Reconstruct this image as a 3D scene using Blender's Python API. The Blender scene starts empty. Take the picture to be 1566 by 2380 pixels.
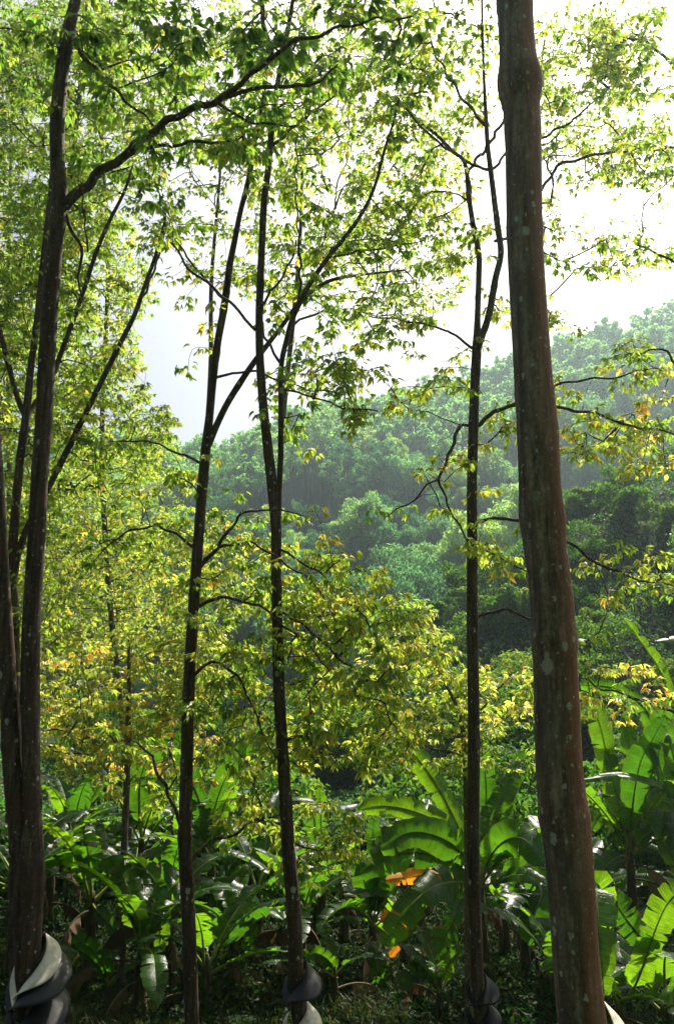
import bpy, math, random
import numpy as np
from mathutils import Vector
rng = np.random.default_rng(11)
random.seed(5)
COL = bpy.context.scene.collection
R = math.radians

# ------------------------------------------------------------------ camera model
F, CX, CY = 1851.0, 783.0, 1190.0
PITCH, CZ = R(11.0), 1.6
cp, sp = math.cos(PITCH), math.sin(PITCH)
def P(px, py, Y):
    a, b = (px - CX) / F, (CY - py) / F
    t = Y / (cp - b * sp)
    return np.array([a * t, Y, CZ + (sp + b * cp) * t])
def mpp(py, Y):                     # metres per pixel at that height and distance
    return Y / (cp - (CY - py) / F * sp) / F
def proj(p):
    p = np.asarray(p); q = p - np.array([0, 0, CZ])
    d = q[..., 1] * cp + q[..., 2] * sp
    u = -q[..., 1] * sp + q[..., 2] * cp
    d = np.maximum(d, .05)
    return CX + F * q[..., 0] / d, CY - F * u / d

# ------------------------------------------------------------------ terrain
def sstep(a, b, x):
    t = np.clip((x - a) / (b - a), 0, 1); return t * t * (3 - 2 * t)
def wob(x, y, s, seed):
    r = np.random.default_rng(seed); z = 0
    for k in range(4):
        a, ph, f = r.uniform(0, 6.28), r.uniform(0, 6.28), r.uniform(.7, 1.5) * s
        z = z + np.sin((x * np.cos(a) + y * np.sin(a)) * f + ph)
    return z / 4
def ground(x, y):
    x = np.asarray(x, float); y = np.asarray(y, float)
    z = -0.28 * np.clip(y, -4, 8.5) + .95 * np.clip(-4 - y, 0, 45) - 0.57 * sstep(8.3, 12.5, y)  # steep unseen rise behind the viewpoint is shaped to block sky light
    z = z + .10 * np.clip(x - 2.5, 0, 12) * sstep(12.5, 17, y) * (1 - sstep(24, 30, y))
    bank = np.interp(x, [-6, -2, 1.2, 3.2, 7.5, 11, 17, 40], [-2.9, -2.6, -1.8, 2.2, 5.6, 9.0, 11.0, 14])
    k = sstep(19, 41, y - .25 * np.clip(x - 6, -4, 8) * 0)
    z = z * (1 - k) + (bank) * k
    z = z - 2.0 * sstep(44, 52, y) * (1 - sstep(52, 62, y))
    H = np.interp(x / np.maximum(y, 30), [-.6, -.42, -.2, 0, .2, .423, .8], [34, 36, 38, 44, 51, 63, 80])
    s = np.clip((y - 54) / 96.0, 0, 1)
    hill = -4 + (H + 4) * (0.10 * s + 0.9 * s ** 1.25)
    hill = hill - 12 * sstep(155, 400, y)
    z = np.where(y > 50, np.maximum(z - 6 * sstep(50, 60, y), hill + wob(x, y, .08, 3) * 2.2 * s), z)
    z = z + .10 * wob(x, y, 1.1, 1) * sstep(1, 6, y) + .25 * wob(x, y, .35, 2) * sstep(14, 24, y)
    return z
def gz(x, y): return float(ground(x, y))

# ------------------------------------------------------------------ mesh helpers
def mesh_np(name, V, faces, mats, parent=None, loc=(0, 0, 0), smooth=False, attr=None, midx=None, pattr=None):
    """faces: list of (n,k) int arrays; attr: dict name-> per-face float array"""
    V = np.asarray(V, np.float32)
    me = bpy.data.meshes.new(name)
    me.vertices.add(len(V)); me.vertices.foreach_set('co', (V - np.asarray(loc, np.float32)).ravel())
    loops = np.concatenate([f.ravel() for f in faces]).astype(np.int32)
    tot = np.concatenate([np.full(len(f), f.shape[1]) for f in faces]).astype(np.int32)
    st = np.concatenate([[0], np.cumsum(tot)[:-1]]).astype(np.int32)
    me.loops.add(len(loops)); me.loops.foreach_set('vertex_index', loops)
    me.polygons.add(len(tot)); me.polygons.foreach_set('loop_start', st)
    me.polygons.foreach_set('use_smooth', np.full(len(tot), smooth))
    for m in (mats if isinstance(mats, (list, tuple)) else [mats]): me.materials.append(m)
    if midx is not None: me.polygons.foreach_set('material_index', np.asarray(midx, np.int32))
    me.update(calc_edges=True)
    if attr:
        for k, a in attr.items():
            at = me.attributes.new(k, 'FLOAT', 'FACE'); at.data.foreach_set('value', np.asarray(a, np.float32))
    for k, a in (pattr or {}).items():
        at = me.attributes.new(k, 'FLOAT', 'POINT'); at.data.foreach_set('value', np.asarray(a, np.float32))
    o = bpy.data.objects.new(name, me); COL.objects.link(o)
    if parent is not None: o.parent = parent
    else: o.location = loc
    return o
def tag(o, label=None, cat=None, group=None, kind=None):
    for k, v in (('label', label), ('category', cat), ('group', group), ('kind', kind)):
        if v: o[k] = v
    return o
def thing(name, loc, label, cat, group=None):
    o = bpy.data.objects.new(name, None); COL.objects.link(o); o.location = loc
    o.empty_display_size = .2
    return tag(o, label, cat, group)
class Geo:
    def __init__(s): s.V = []; s.Q = []; s.T = []; s.n = 0; s.qa = []; s.ta = []
    def add(s, V, Q=None, T=None, qa=None, ta=None):
        s.V.append(V)
        if Q is not None and len(Q): s.Q.append(Q + s.n)
        if T is not None and len(T): s.T.append(T + s.n)
        s.n += len(V)
    def build(s, name, mat, parent=None, loc=(0, 0, 0), smooth=True, pattr=None):
        f = []
        if s.Q: f.append(np.concatenate(s.Q))
        if s.T: f.append(np.concatenate(s.T))
        return mesh_np(name, np.concatenate(s.V), f, mat, parent, loc, smooth, pattr=pattr)
def unit(v):
    v = np.asarray(v, float); return v / np.maximum(np.linalg.norm(v, axis=-1, keepdims=True), 1e-9)
def spline(pts, step):
    """Catmull-Rom through rows of pts (any columns; first three are xyz)"""
    p = np.asarray(pts, float)
    if len(p) < 3:
        n = max(2, int(np.linalg.norm(p[1, :3] - p[0, :3]) / step)); return p[0] + (p[1] - p[0]) * np.linspace(0, 1, n + 1)[:, None]
    q = np.vstack([2 * p[0] - p[1], p, 2 * p[-1] - p[-2]]); out = []
    for i in range(1, len(q) - 2):
        n = max(1, int(round(np.linalg.norm(q[i + 1, :3] - q[i, :3]) / step)))
        t = np.linspace(0, 1, n, endpoint=False)[:, None]
        a, b, c, d = q[i - 1], q[i], q[i + 1], q[i + 2]
        out.append(.5 * (2 * b + (c - a) * t + (2 * a - 5 * b + 4 * c - d) * t ** 2 + (3 * b - a - 3 * c + d) * t ** 3))
    return np.vstack(out + [p[-1:]])
def tube(pts, rad, n=8, cap=True, lump=None):
    pts = np.asarray(pts, float); m = len(pts); rad = np.broadcast_to(np.asarray(rad, float), (m,))
    T = unit(np.gradient(pts, axis=0))
    ref = np.array([1, 0, 0.]) if abs(T[0][0]) < .8 else np.array([0, 1, 0.])
    U = np.zeros((m, 3)); u = unit(np.cross(T[0], ref))
    for i in range(m):
        u = unit(u - T[i] * np.dot(u, T[i])); U[i] = u
    W = np.cross(T, U)
    a = np.linspace(0, 2 * np.pi, n, endpoint=False)
    rr = rad[:, None] * np.ones((m, n))
    if lump is not None: rr = rr * lump(pts, a)
    V = pts[:, None] + rr[..., None] * (np.cos(a)[None, :, None] * U[:, None] + np.sin(a)[None, :, None] * W[:, None])
    i = np.arange(m - 1)[:, None] * n; j = np.arange(n)[None]; k = (j + 1) % n
    Q = np.stack([i + j, i + k, i + n + k, i + n + j], -1).reshape(-1, 4)
    V = V.reshape(-1, 3)
    Tt = None
    if cap:
        V = np.vstack([V, pts[-1] + T[-1] * rad[-1] * .6]); e = len(V) - 1; b = (m - 1) * n
        jj = np.arange(n); Tt = np.stack([b + jj, b + (jj + 1) % n, np.full(n, e)], -1)
    return V, Q, Tt

# ------------------------------------------------------------------ materials
def newmat(name):
    m = bpy.data.materials.new(name); m.use_nodes = True
    nt = m.node_tree; nt.nodes.clear()
    out = nt.nodes.new('ShaderNodeOutputMaterial'); return m, nt, nt.nodes, nt.links, out
def ramp(N, stops, mode='LINEAR'):
    r = N.new('ShaderNodeValToRGB'); cr = r.color_ramp; cr.interpolation = mode
    while len(cr.elements) < len(stops): cr.elements.new(.5)
    for e, (p, c) in zip(cr.elements, stops): e.position = p; e.color = (*c, 1)
    return r
def leaf_material(name, stops, trans=.5, gloss=.06, rough=.38, src='age', tint=(1.15, 1.12, .55), obj_var=0.0, vein=None, bump=0.0):
    m, nt, N, L, out = newmat(name)
    if src == 'age':
        a = N.new('ShaderNodeAttribute'); a.attribute_name = 'age'; fac = a.outputs['Fac']
    else:
        a = N.new('ShaderNodeNewGeometry'); fac = a.outputs['Random Per Island']
    if obj_var:
        oi = N.new('ShaderNodeObjectInfo')
        md = N.new('ShaderNodeMath'); md.operation = 'MULTIPLY_ADD'; md.inputs[1].default_value = obj_var; L.new(oi.outputs['Random'], md.inputs[0])
        mm = N.new('ShaderNodeMath'); mm.operation = 'MULTIPLY'; mm.inputs[1].default_value = 1 - obj_var; L.new(fac, mm.inputs[0]); L.new(mm.outputs[0], md.inputs[2]); fac = md.outputs[0]
    r = ramp(N, stops); L.new(fac, r.inputs[0])
    tc = N.new('ShaderNodeTexCoord')
    nz = N.new('ShaderNodeTexNoise'); nz.inputs['Scale'].default_value = 9; nz.inputs['Detail'].default_value = 3; L.new(tc.outputs['Object'], nz.inputs['Vector'])
    mr = N.new('ShaderNodeMapRange'); mr.inputs['From Min'].default_value = .3; mr.inputs['From Max'].default_value = .7; mr.inputs['To Min'].default_value = .78; mr.inputs['To Max'].default_value = 1.15; L.new(nz.outputs['Fac'], mr.inputs['Value'])
    c1 = N.new('ShaderNodeVectorMath'); c1.operation = 'SCALE'; L.new(r.outputs[0], c1.inputs[0]); L.new(mr.outputs[0], c1.inputs['Scale'])
    c2 = N.new('ShaderNodeVectorMath'); c2.operation = 'MULTIPLY'; c2.inputs[1].default_value = tint; L.new(c1.outputs[0], c2.inputs[0])
    if vein:
        al = N.new('ShaderNodeAttribute'); al.attribute_name = 'along'; ac = N.new('ShaderNodeAttribute'); ac.attribute_name = 'across'
        cb = N.new('ShaderNodeCombineXYZ'); L.new(al.outputs['Fac'], cb.inputs[0]); L.new(ac.outputs['Fac'], cb.inputs[1])
        mpv = N.new('ShaderNodeMapping'); mpv.inputs['Scale'].default_value = (60, 1.2, 1); L.new(cb.outputs[0], mpv.inputs[0])
        nv = N.new('ShaderNodeTexNoise'); nv.noise_dimensions = '2D'; nv.inputs['Scale'].default_value = 1; nv.inputs['Detail'].default_value = 4; nv.inputs['Roughness'].default_value = .6; L.new(mpv.outputs[0], nv.inputs['Vector'])
        mv = N.new('ShaderNodeMapRange'); mv.inputs[1].default_value = .3; mv.inputs[2].default_value = .7; mv.inputs[3].default_value = .62; mv.inputs[4].default_value = 1.25; L.new(nv.outputs['Fac'], mv.inputs[0])
        c3 = N.new('ShaderNodeVectorMath'); c3.operation = 'SCALE'; L.new(c1.outputs[0], c3.inputs[0]); L.new(mv.outputs[0], c3.inputs['Scale']); c1 = c3
        # the rim yellows and browns
        ab = N.new('ShaderNodeMath'); ab.operation = 'ABSOLUTE'; L.new(ac.outputs['Fac'], ab.inputs[0])
        er = N.new('ShaderNodeMapRange'); er.inputs[1].default_value = .95; er.inputs[2].default_value = 1.0; er.inputs[4].default_value = .6; L.new(ab.outputs[0], er.inputs[0])
        mxe = N.new('ShaderNodeMix'); mxe.data_type = 'RGBA'; L.new(er.outputs[0], mxe.inputs['Factor']); L.new(c1.outputs[0], mxe.inputs['A']); mxe.inputs['B'].default_value = (.035, .034, .010, 1)
        c1 = mxe; c1o = mxe.outputs['Result']
        c2 = N.new('ShaderNodeVectorMath'); c2.operation = 'MULTIPLY'; c2.inputs[1].default_value = tint; L.new(c1o, c2.inputs[0])
    else: c1o = c1.outputs[0]
    df = N.new('ShaderNodeBsdfDiffuse'); tr = N.new('ShaderNodeBsdfTranslucent'); mx = N.new('ShaderNodeMixShader'); mx.inputs[0].default_value = trans
    L.new(c1o, df.inputs[0]); L.new(c2.outputs[0], tr.inputs[0]); L.new(df.outputs[0], mx.inputs[1]); L.new(tr.outputs[0], mx.inputs[2])
    gl = N.new('ShaderNodeBsdfGlossy'); gl.inputs['Roughness'].default_value = rough; gl.inputs[0].default_value = (1, 1, 1, 1)
    lw = N.new('ShaderNodeLayerWeight'); lw.inputs[0].default_value = .5
    pw = N.new('ShaderNodeMath'); pw.operation = 'POWER'; pw.inputs[1].default_value = 4; L.new(lw.outputs['Facing'], pw.inputs[0])
    mn = N.new('ShaderNodeMath'); mn.operation = 'MULTIPLY_ADD'; mn.inputs[1].default_value = gloss * 4; mn.inputs[2].default_value = gloss * .6; L.new(pw.outputs[0], mn.inputs[0])
    m2 = N.new('ShaderNodeMixShader'); L.new(mn.outputs[0], m2.inputs[0]); L.new(mx.outputs[0], m2.inputs[1]); L.new(gl.outputs[0], m2.inputs[2])
    if vein:
        bp = N.new('ShaderNodeBump'); bp.inputs['Strength'].default_value = .5; bp.inputs['Distance'].default_value = .01; L.new(nv.outputs['Fac'], bp.inputs['Height'])
        for sh in (df, gl): L.new(bp.outputs[0], sh.inputs['Normal'])
    L.new(m2.outputs[0], out.inputs[0]); return m
def bark_material(name, cols, lichen=.5, spot=14.0, streak=(26, 26, 2.4), bump=.5, red=None, pale=None):
    m, nt, N, L, out = newmat(name)
    tc = N.new('ShaderNodeTexCoord')
    mp = N.new('ShaderNodeMapping'); mp.inputs['Scale'].default_value = streak; L.new(tc.outputs['Object'], mp.inputs[0])
    n1 = N.new('ShaderNodeTexNoise'); n1.inputs['Scale'].default_value = 1; n1.inputs['Detail'].default_value = 7; n1.inputs['Roughness'].default_value = .65; L.new(mp.outputs[0], n1.inputs['Vector'])
    r1 = ramp(N, [(.34, cols[0]), (.45, cols[1]), (.55, cols[2]), (.66, cols[3])]); L.new(n1.outputs['Fac'], r1.inputs[0])
    nm = N.new('ShaderNodeTexNoise'); nm.inputs['Scale'].default_value = 34; nm.inputs['Detail'].default_value = 5; nm.inputs['Roughness'].default_value = .7; L.new(tc.outputs['Object'], nm.inputs['Vector'])
    mo = N.new('ShaderNodeMapRange'); mo.inputs[1].default_value = .36; mo.inputs[2].default_value = .64; mo.inputs[3].default_value = .6; mo.inputs[4].default_value = 1.4; L.new(nm.outputs['Fac'], mo.inputs[0])
    vs_ = N.new('ShaderNodeVectorMath'); vs_.operation = 'SCALE'; L.new(r1.outputs[0], vs_.inputs[0]); L.new(mo.outputs[0], vs_.inputs['Scale'])
    # broad reddish / grey zones
    n2 = N.new('ShaderNodeTexNoise'); n2.inputs['Scale'].default_value = 3.2; n2.inputs['Detail'].default_value = 3; L.new(tc.outputs['Object'], n2.inputs['Vector'])
    mr2 = N.new('ShaderNodeMapRange'); mr2.inputs[1].default_value = .42; mr2.inputs[2].default_value = .66; L.new(n2.outputs['Fac'], mr2.inputs[0])
    mixr = N.new('ShaderNodeMix'); mixr.data_type = 'RGBA'; L.new(mr2.outputs[0], mixr.inputs['Factor']); L.new(vs_.outputs[0], mixr.inputs['A']); mixr.inputs['B'].default_value = (*cols[4], 1)
    mf = N.new('ShaderNodeMath'); mf.operation = 'MULTIPLY'; mf.inputs[1].default_value = .65; L.new(mr2.outputs[0], mf.inputs[0]); L.new(mf.outputs[0], mixr.inputs['Factor'])
    col = mixr.outputs['Result']
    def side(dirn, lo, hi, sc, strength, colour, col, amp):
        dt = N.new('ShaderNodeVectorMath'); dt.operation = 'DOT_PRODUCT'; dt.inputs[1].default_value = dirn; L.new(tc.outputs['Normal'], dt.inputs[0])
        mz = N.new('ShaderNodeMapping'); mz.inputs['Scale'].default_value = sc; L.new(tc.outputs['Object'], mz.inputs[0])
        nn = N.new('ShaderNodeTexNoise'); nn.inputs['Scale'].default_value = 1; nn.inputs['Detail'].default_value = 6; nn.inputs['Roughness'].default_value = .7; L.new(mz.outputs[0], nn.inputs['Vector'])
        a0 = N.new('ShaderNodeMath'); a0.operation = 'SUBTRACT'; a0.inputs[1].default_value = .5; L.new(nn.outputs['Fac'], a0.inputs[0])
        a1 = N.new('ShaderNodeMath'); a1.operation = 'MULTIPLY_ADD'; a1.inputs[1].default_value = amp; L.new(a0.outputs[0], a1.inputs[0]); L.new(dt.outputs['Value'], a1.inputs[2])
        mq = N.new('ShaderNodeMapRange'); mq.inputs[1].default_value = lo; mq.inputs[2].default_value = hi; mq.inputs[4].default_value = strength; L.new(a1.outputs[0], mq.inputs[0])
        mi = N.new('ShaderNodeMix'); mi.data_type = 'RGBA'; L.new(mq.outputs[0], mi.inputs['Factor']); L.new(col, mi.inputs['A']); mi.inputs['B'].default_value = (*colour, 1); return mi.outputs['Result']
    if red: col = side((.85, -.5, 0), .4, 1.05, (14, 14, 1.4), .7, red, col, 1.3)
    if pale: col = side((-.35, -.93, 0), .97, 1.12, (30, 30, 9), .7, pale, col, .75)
    # round lichen spots of two sizes, distorted
    dis = N.new('ShaderNodeTexNoise'); dis.inputs['Scale'].default_value = 60; dis.inputs['Detail'].default_value = 5; L.new(tc.outputs['Object'], dis.inputs['Vector'])
    for sc, thr, dens in ((spot, .22, .5), (spot * 2.0, .22, .8), (spot * 4.0, .2, .7)):
        va = N.new('ShaderNodeVectorMath'); va.operation = 'MULTIPLY_ADD'; va.inputs[1].default_value = (.03,) * 3; L.new(dis.outputs['Color'], va.inputs[0])
        mp2 = N.new('ShaderNodeMapping'); mp2.inputs['Scale'].default_value = (1, 1, .7); L.new(tc.outputs['Object'], mp2.inputs[0]); L.new(mp2.outputs[0], va.inputs[2])
        vo = N.new('ShaderNodeTexVoronoi'); vo.inputs['Scale'].default_value = sc; L.new(va.outputs[0], vo.inputs['Vector'])
        sep = N.new('ShaderNodeSeparateColor'); L.new(vo.outputs['Color'], sep.inputs[0])
        # a spot's size hangs on its cell's random number: most cells have none
        mr = N.new('ShaderNodeMapRange'); mr.inputs[1].default_value = 1 - lichen * dens; mr.inputs[2].default_value = 1.0; mr.inputs[3].default_value = 0; mr.inputs[4].default_value = thr * 1.5; L.new(sep.outputs[0], mr.inputs[0])
        sb = N.new('ShaderNodeMath'); sb.operation = 'SUBTRACT'; L.new(mr.outputs[0], sb.inputs[0]); L.new(vo.outputs['Distance'], sb.inputs[1])
        ms = N.new('ShaderNodeMapRange'); ms.inputs[1].default_value = 0; ms.inputs[2].default_value = .05; ms.inputs[4].default_value = .8; L.new(sb.outputs[0], ms.inputs[0])
        mm = N.new('ShaderNodeMix'); mm.data_type = 'RGBA'; L.new(ms.outputs[0], mm.inputs['Factor']); L.new(col, mm.inputs['A']); mm.inputs['B'].default_value = (.42, .43, .34, 1); col = mm.outputs['Result']
    b = N.new('ShaderNodeBsdfPrincipled'); b.inputs['Roughness'].default_value = .82; b.inputs['Specular IOR Level'].default_value = .25; L.new(col, b.inputs['Base Color'])
    bp = N.new('ShaderNodeBump'); bp.inputs['Strength'].default_value = bump; bp.inputs['Distance'].default_value = .012
    # horizontal rings and cracks as well as streaks
    mp3 = N.new('ShaderNodeMapping'); mp3.inputs['Scale'].default_value = (14, 14, 38); L.new(tc.outputs['Object'], mp3.inputs[0])
    n3 = N.new('ShaderNodeTexNoise'); n3.inputs['Scale'].default_value = 1; n3.inputs['Detail'].default_value = 4; L.new(mp3.outputs[0], n3.inputs['Vector'])
    ad = N.new('ShaderNodeMath'); ad.operation = 'MULTIPLY_ADD'; ad.inputs[1].default_value = .45; L.new(n3.outputs['Fac'], ad.inputs[0]); ad2 = N.new('ShaderNodeMath'); ad2.operation = 'ADD'; L.new(n1.outputs['Fac'], ad2.inputs[0]); L.new(nm.outputs['Fac'], ad2.inputs[1]); L.new(ad2.outputs[0], ad.inputs[2])
    L.new(ad.outputs[0], bp.inputs['Height']); L.new(bp.outputs[0], b.inputs['Normal'])
    L.new(b.outputs[0], out.inputs[0]); return m
def noise_material(name, stops, scale=4, detail=5, rough=.8, spec=.3, bump=.3, stretch=(1, 1, 1), trans=0):
    m, nt, N, L, out = newmat(name)
    tc = N.new('ShaderNodeTexCoord'); mp = N.new('ShaderNodeMapping'); mp.inputs['Scale'].default_value = stretch; L.new(tc.outputs['Object'], mp.inputs[0])
    n1 = N.new('ShaderNodeTexNoise'); n1.inputs['Scale'].default_value = scale; n1.inputs['Detail'].default_value = detail; n1.inputs['Roughness'].default_value = .6; L.new(mp.outputs[0], n1.inputs['Vector'])
    r1 = ramp(N, stops); L.new(n1.outputs['Fac'], r1.inputs[0])
    b = N.new('ShaderNodeBsdfPrincipled'); b.inputs['Roughness'].default_value = rough; b.inputs['Specular IOR Level'].default_value = spec; L.new(r1.outputs[0], b.inputs['Base Color'])
    bp = N.new('ShaderNodeBump'); bp.inputs['Strength'].default_value = bump; bp.inputs['Distance'].default_value = .03; L.new(n1.outputs['Fac'], bp.inputs['Height']); L.new(bp.outputs[0], b.inputs['Normal'])
    if trans:
        t = N.new('ShaderNodeBsdfTranslucent'); mx = N.new('ShaderNodeMixShader'); mx.inputs[0].default_value = trans; L.new(r1.outputs[0], t.inputs[0]); L.new(b.outputs[0], mx.inputs[1]); L.new(t.outputs[0], mx.inputs[2]); L.new(mx.outputs[0], out.inputs[0])
    else: L.new(b.outputs[0], out.inputs[0])
    return m
LEAF_STOPS = [(0, (.04, .09, .012)), (.25, (.075, .145, .02)), (.5, (.155, .215, .028)), (.68, (.245, .255, .05)), (.82, (.36, .29, .06)), (.92, (.40, .20, .05)), (1, (.2, .09, .03))]
M_leaf = leaf_material('rubber_leaf', LEAF_STOPS, trans=.62, gloss=.04, rough=.42, tint=(3.15, 3.1, 2.2))
BARK = [(.018, .013, .010), (.05, .038, .028), (.085, .067, .05), (.14, .118, .092), (.09, .05, .028)]
M_bark = bark_material('rubber_bark', BARK, lichen=.36, spot=11)
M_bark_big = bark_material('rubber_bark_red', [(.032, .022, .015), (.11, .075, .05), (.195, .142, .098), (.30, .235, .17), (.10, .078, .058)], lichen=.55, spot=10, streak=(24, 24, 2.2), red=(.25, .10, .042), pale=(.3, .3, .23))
M_bark_pale = bark_material('pale_bark', [(.05, .045, .035), (.09, .08, .062), (.13, .115, .09), (.19, .17, .14), (.11, .075, .05)], lichen=.6, spot=14)
M_twig = noise_material('twig_bark', [(.3, (.035, .026, .018)), (.7, (.085, .068, .05))], 12)
M_ban = leaf_material('banana_leaf', [(0, (.009, .042, .009)), (.5, (.016, .062, .010)), (1, (.032, .092, .012))], trans=.62, gloss=.035, rough=.26, src='island', tint=(6.4, 4.4, .7), obj_var=1.0, vein=True)
M_rib = noise_material('banana_midrib', [(.3, (.16, .22, .05)), (.7, (.25, .3, .08))], 8, trans=.25, rough=.5)
M_ban_dead = leaf_material('dead_banana_leaf', [(0, (.06, .042, .025)), (.6, (.13, .09, .055)), (1, (.22, .165, .1))], trans=.25, gloss=.01, rough=.7, src='island', tint=(1.1, .9, .7), obj_var=1.0)
M_ban_orange = leaf_material('orange_banana_leaf', [(0, (.45, .2, .02)), (1, (.55, .28, .03))], trans=.55, gloss=.03, rough=.5, src='island', tint=(1.6, 1.15, .4), obj_var=1.0)
M_pseudo = noise_material('banana_stem', [(.3, (.02, .016, .01)), (.5, (.06, .05, .025)), (.62, (.09, .1, .035)), (.75, (.13, .09, .05))], 5, stretch=(5, 5, .8), bump=.6)

# ------------------------------------------------------------------ rubber tree leaves
def leaflets(base, dirn, nrm, Ln, wid, fine):
    """vectorised leaflets; returns V, Q, T and faces per leaflet"""
    n = len(base)
    side = unit(np.cross(dirn, nrm)); nrm = unit(np.cross(side, dirn))
    if fine:
        T_ = np.array([[0, 0, 0], [.28, -.42, .10], [.28, 0, 0], [.28, .42, .10], [.66, -.38, -.02], [.66, 0, -.08], [.66, .38, -.02], [1, 0, -.22]])
        q = np.array([[1, 4, 5, 2], [2, 5, 6, 3]]); t = np.array([[0, 1, 2], [0, 2, 3], [4, 7, 5], [5, 7, 6]])
    else:
        T_ = np.array([[0, 0, 0], [.45, -.5, .07], [.45, .5, .07], [1, 0, -.15], [.5, 0, -.02]])
        q = np.zeros((0, 4), int); t = np.array([[0, 1, 4], [0, 4, 2], [1, 3, 4], [4, 3, 2]])
    curl = rng.uniform(-.6, 2.4, n)[:, None, None]
    V = base[:, None] + (T_[None, :, 0:1] * dirn[:, None] + T_[None, :, 2:3] * curl * nrm[:, None]) * Ln[:, None, None] + T_[None, :, 1:2] * side[:, None] * wid[:, None, None]
    k = len(T_); off = (np.arange(n) * k)[:, None, None]
    return V.reshape(-1, 3), (q[None] + off).reshape(-1, 4), (t[None] + off).reshape(-1, 3), len(q), len(t)
def foliage(name, tips, tdir, age_mean, parent, loc, nmin=7, nmax=12, size=.125, fine=True, mat=None, rg=rng):
    cnt = rg.integers(nmin, nmax + 1, len(tips))
    idx = np.repeat(np.arange(len(tips)), cnt); n = len(idx)
    az = rg.uniform(0, 2 * np.pi, n)
    rad = np.stack([np.cos(az), np.sin(az), np.zeros(n)], 1)
    pd = unit(rad + np.array([0, 0, 1]) * rg.uniform(-.25, .5, n)[:, None] + tdir[idx] * .6)
    start = tips[idx] - tdir[idx] * rg.uniform(0, .16, n)[:, None]
    pl = rg.uniform(.06, .17, n) * size / .125
    node = start + pd * pl[:, None] - np.array([0, 0, 1]) * (pl * .15)[:, None]
    hz = unit(pd * np.array([1, 1, .2]))
    d0 = unit(hz * rg.uniform(.5, 1, n)[:, None] + np.array([0, 0, -1]) * rg.uniform(-.05, .95, n)[:, None])
    sd = unit(np.cross(d0, np.array([0, 0, 1.])))
    nr = unit(np.cross(sd, d0) + rg.normal(0, .35, (n, 3)))
    am = age_mean[idx] + rg.normal(0, .10, len(tips))[idx] + rg.normal(0, .07, n)
    B, D, NN, LL, WW, AA = [], [], [], [], [], []
    for k in (-1, 0, 1):
        keep = rg.random(n) < .94
        a = k * rg.uniform(.4, .85, n) + rg.normal(0, .08, n)
        sdk = unit(np.cross(d0, nr))
        dk = unit(d0 * np.cos(a)[:, None] + sdk * np.sin(a)[:, None] + np.array([0, 0, -.16]))
        L_ = size * rg.uniform(.72, 1.22, n) * (1 if k == 0 else .88)
        B.append(node[keep]); D.append(dk[keep]); NN.append(unit(nr + rg.normal(0, .18, (n, 3)))[keep]); LL.append(L_[keep]); WW.append((L_ * rg.uniform(.33, .44, n))[keep])
        brown = (rg.random(n) < .028) * rg.uniform(.25, .5, n)
        AA.append((am + brown + rg.normal(0, .04, n))[keep])
    B = np.concatenate(B); D = np.concatenate(D); NN = np.concatenate(NN); LL = np.concatenate(LL); WW = np.concatenate(WW); AA = np.clip(np.concatenate(AA), 0, 1)
    V, Q, T, nq, nt = leaflets(B, D, NN, LL, WW, fine)
    sw = unit(np.cross(pd, [0, 0, 1.]) + 1e-4) * .0016; kv = len(V); V = np.concatenate([V, np.stack([start - sw, start + sw, node], 1).reshape(-1, 3)]); TP = np.arange(n * 3).reshape(-1, 3) + kv
    fs, at = [TP], [np.full(n, .55)]
    if len(Q): fs.append(Q); at.append(np.repeat(AA, nq))
    fs.append(T); at.append(np.repeat(AA, nt))
    o = mesh_np(name, V, fs, mat or M_leaf, parent, loc, smooth=False, attr={'age': np.concatenate(at)})
    # petioles are part of the leaf stalk geometry
    return o

# sky windows of the photograph's canopy: where the crowns really leave openings
GAPS = [(375, 800, 50, 130, .85), (1400, 680, 150, 40, .5), (1420, 480, 130, 45, .7), (1010, 815, 60, 35, .5), (330, 480, 40, 50, .7), (440, 930, 40, 50, .8), (1480, 700, 110, 45, .9),
        (760, 1110, 120, 130, .6), (880, 1190, 130, 110, .7), (1200, 1130, 60, 120, .6), (1420, 1180, 140, 80, .75), (1180, 1480, 110, 80, .75), (1420, 1450, 130, 60, .6), (880, 1850, 60, 60, .85), (600, 1560, 60, 30, .3)]
def gap_ok(p, rg):
    px, py = proj(p); keep = np.ones(len(p), bool)
    for (x, y, a, b, pr) in GAPS:
        ins = ((px - x) / a) ** 2 + ((py - y) / b) ** 2 < 1
        keep &= ~(ins & (rg.random(len(p)) < pr))
    return keep

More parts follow.
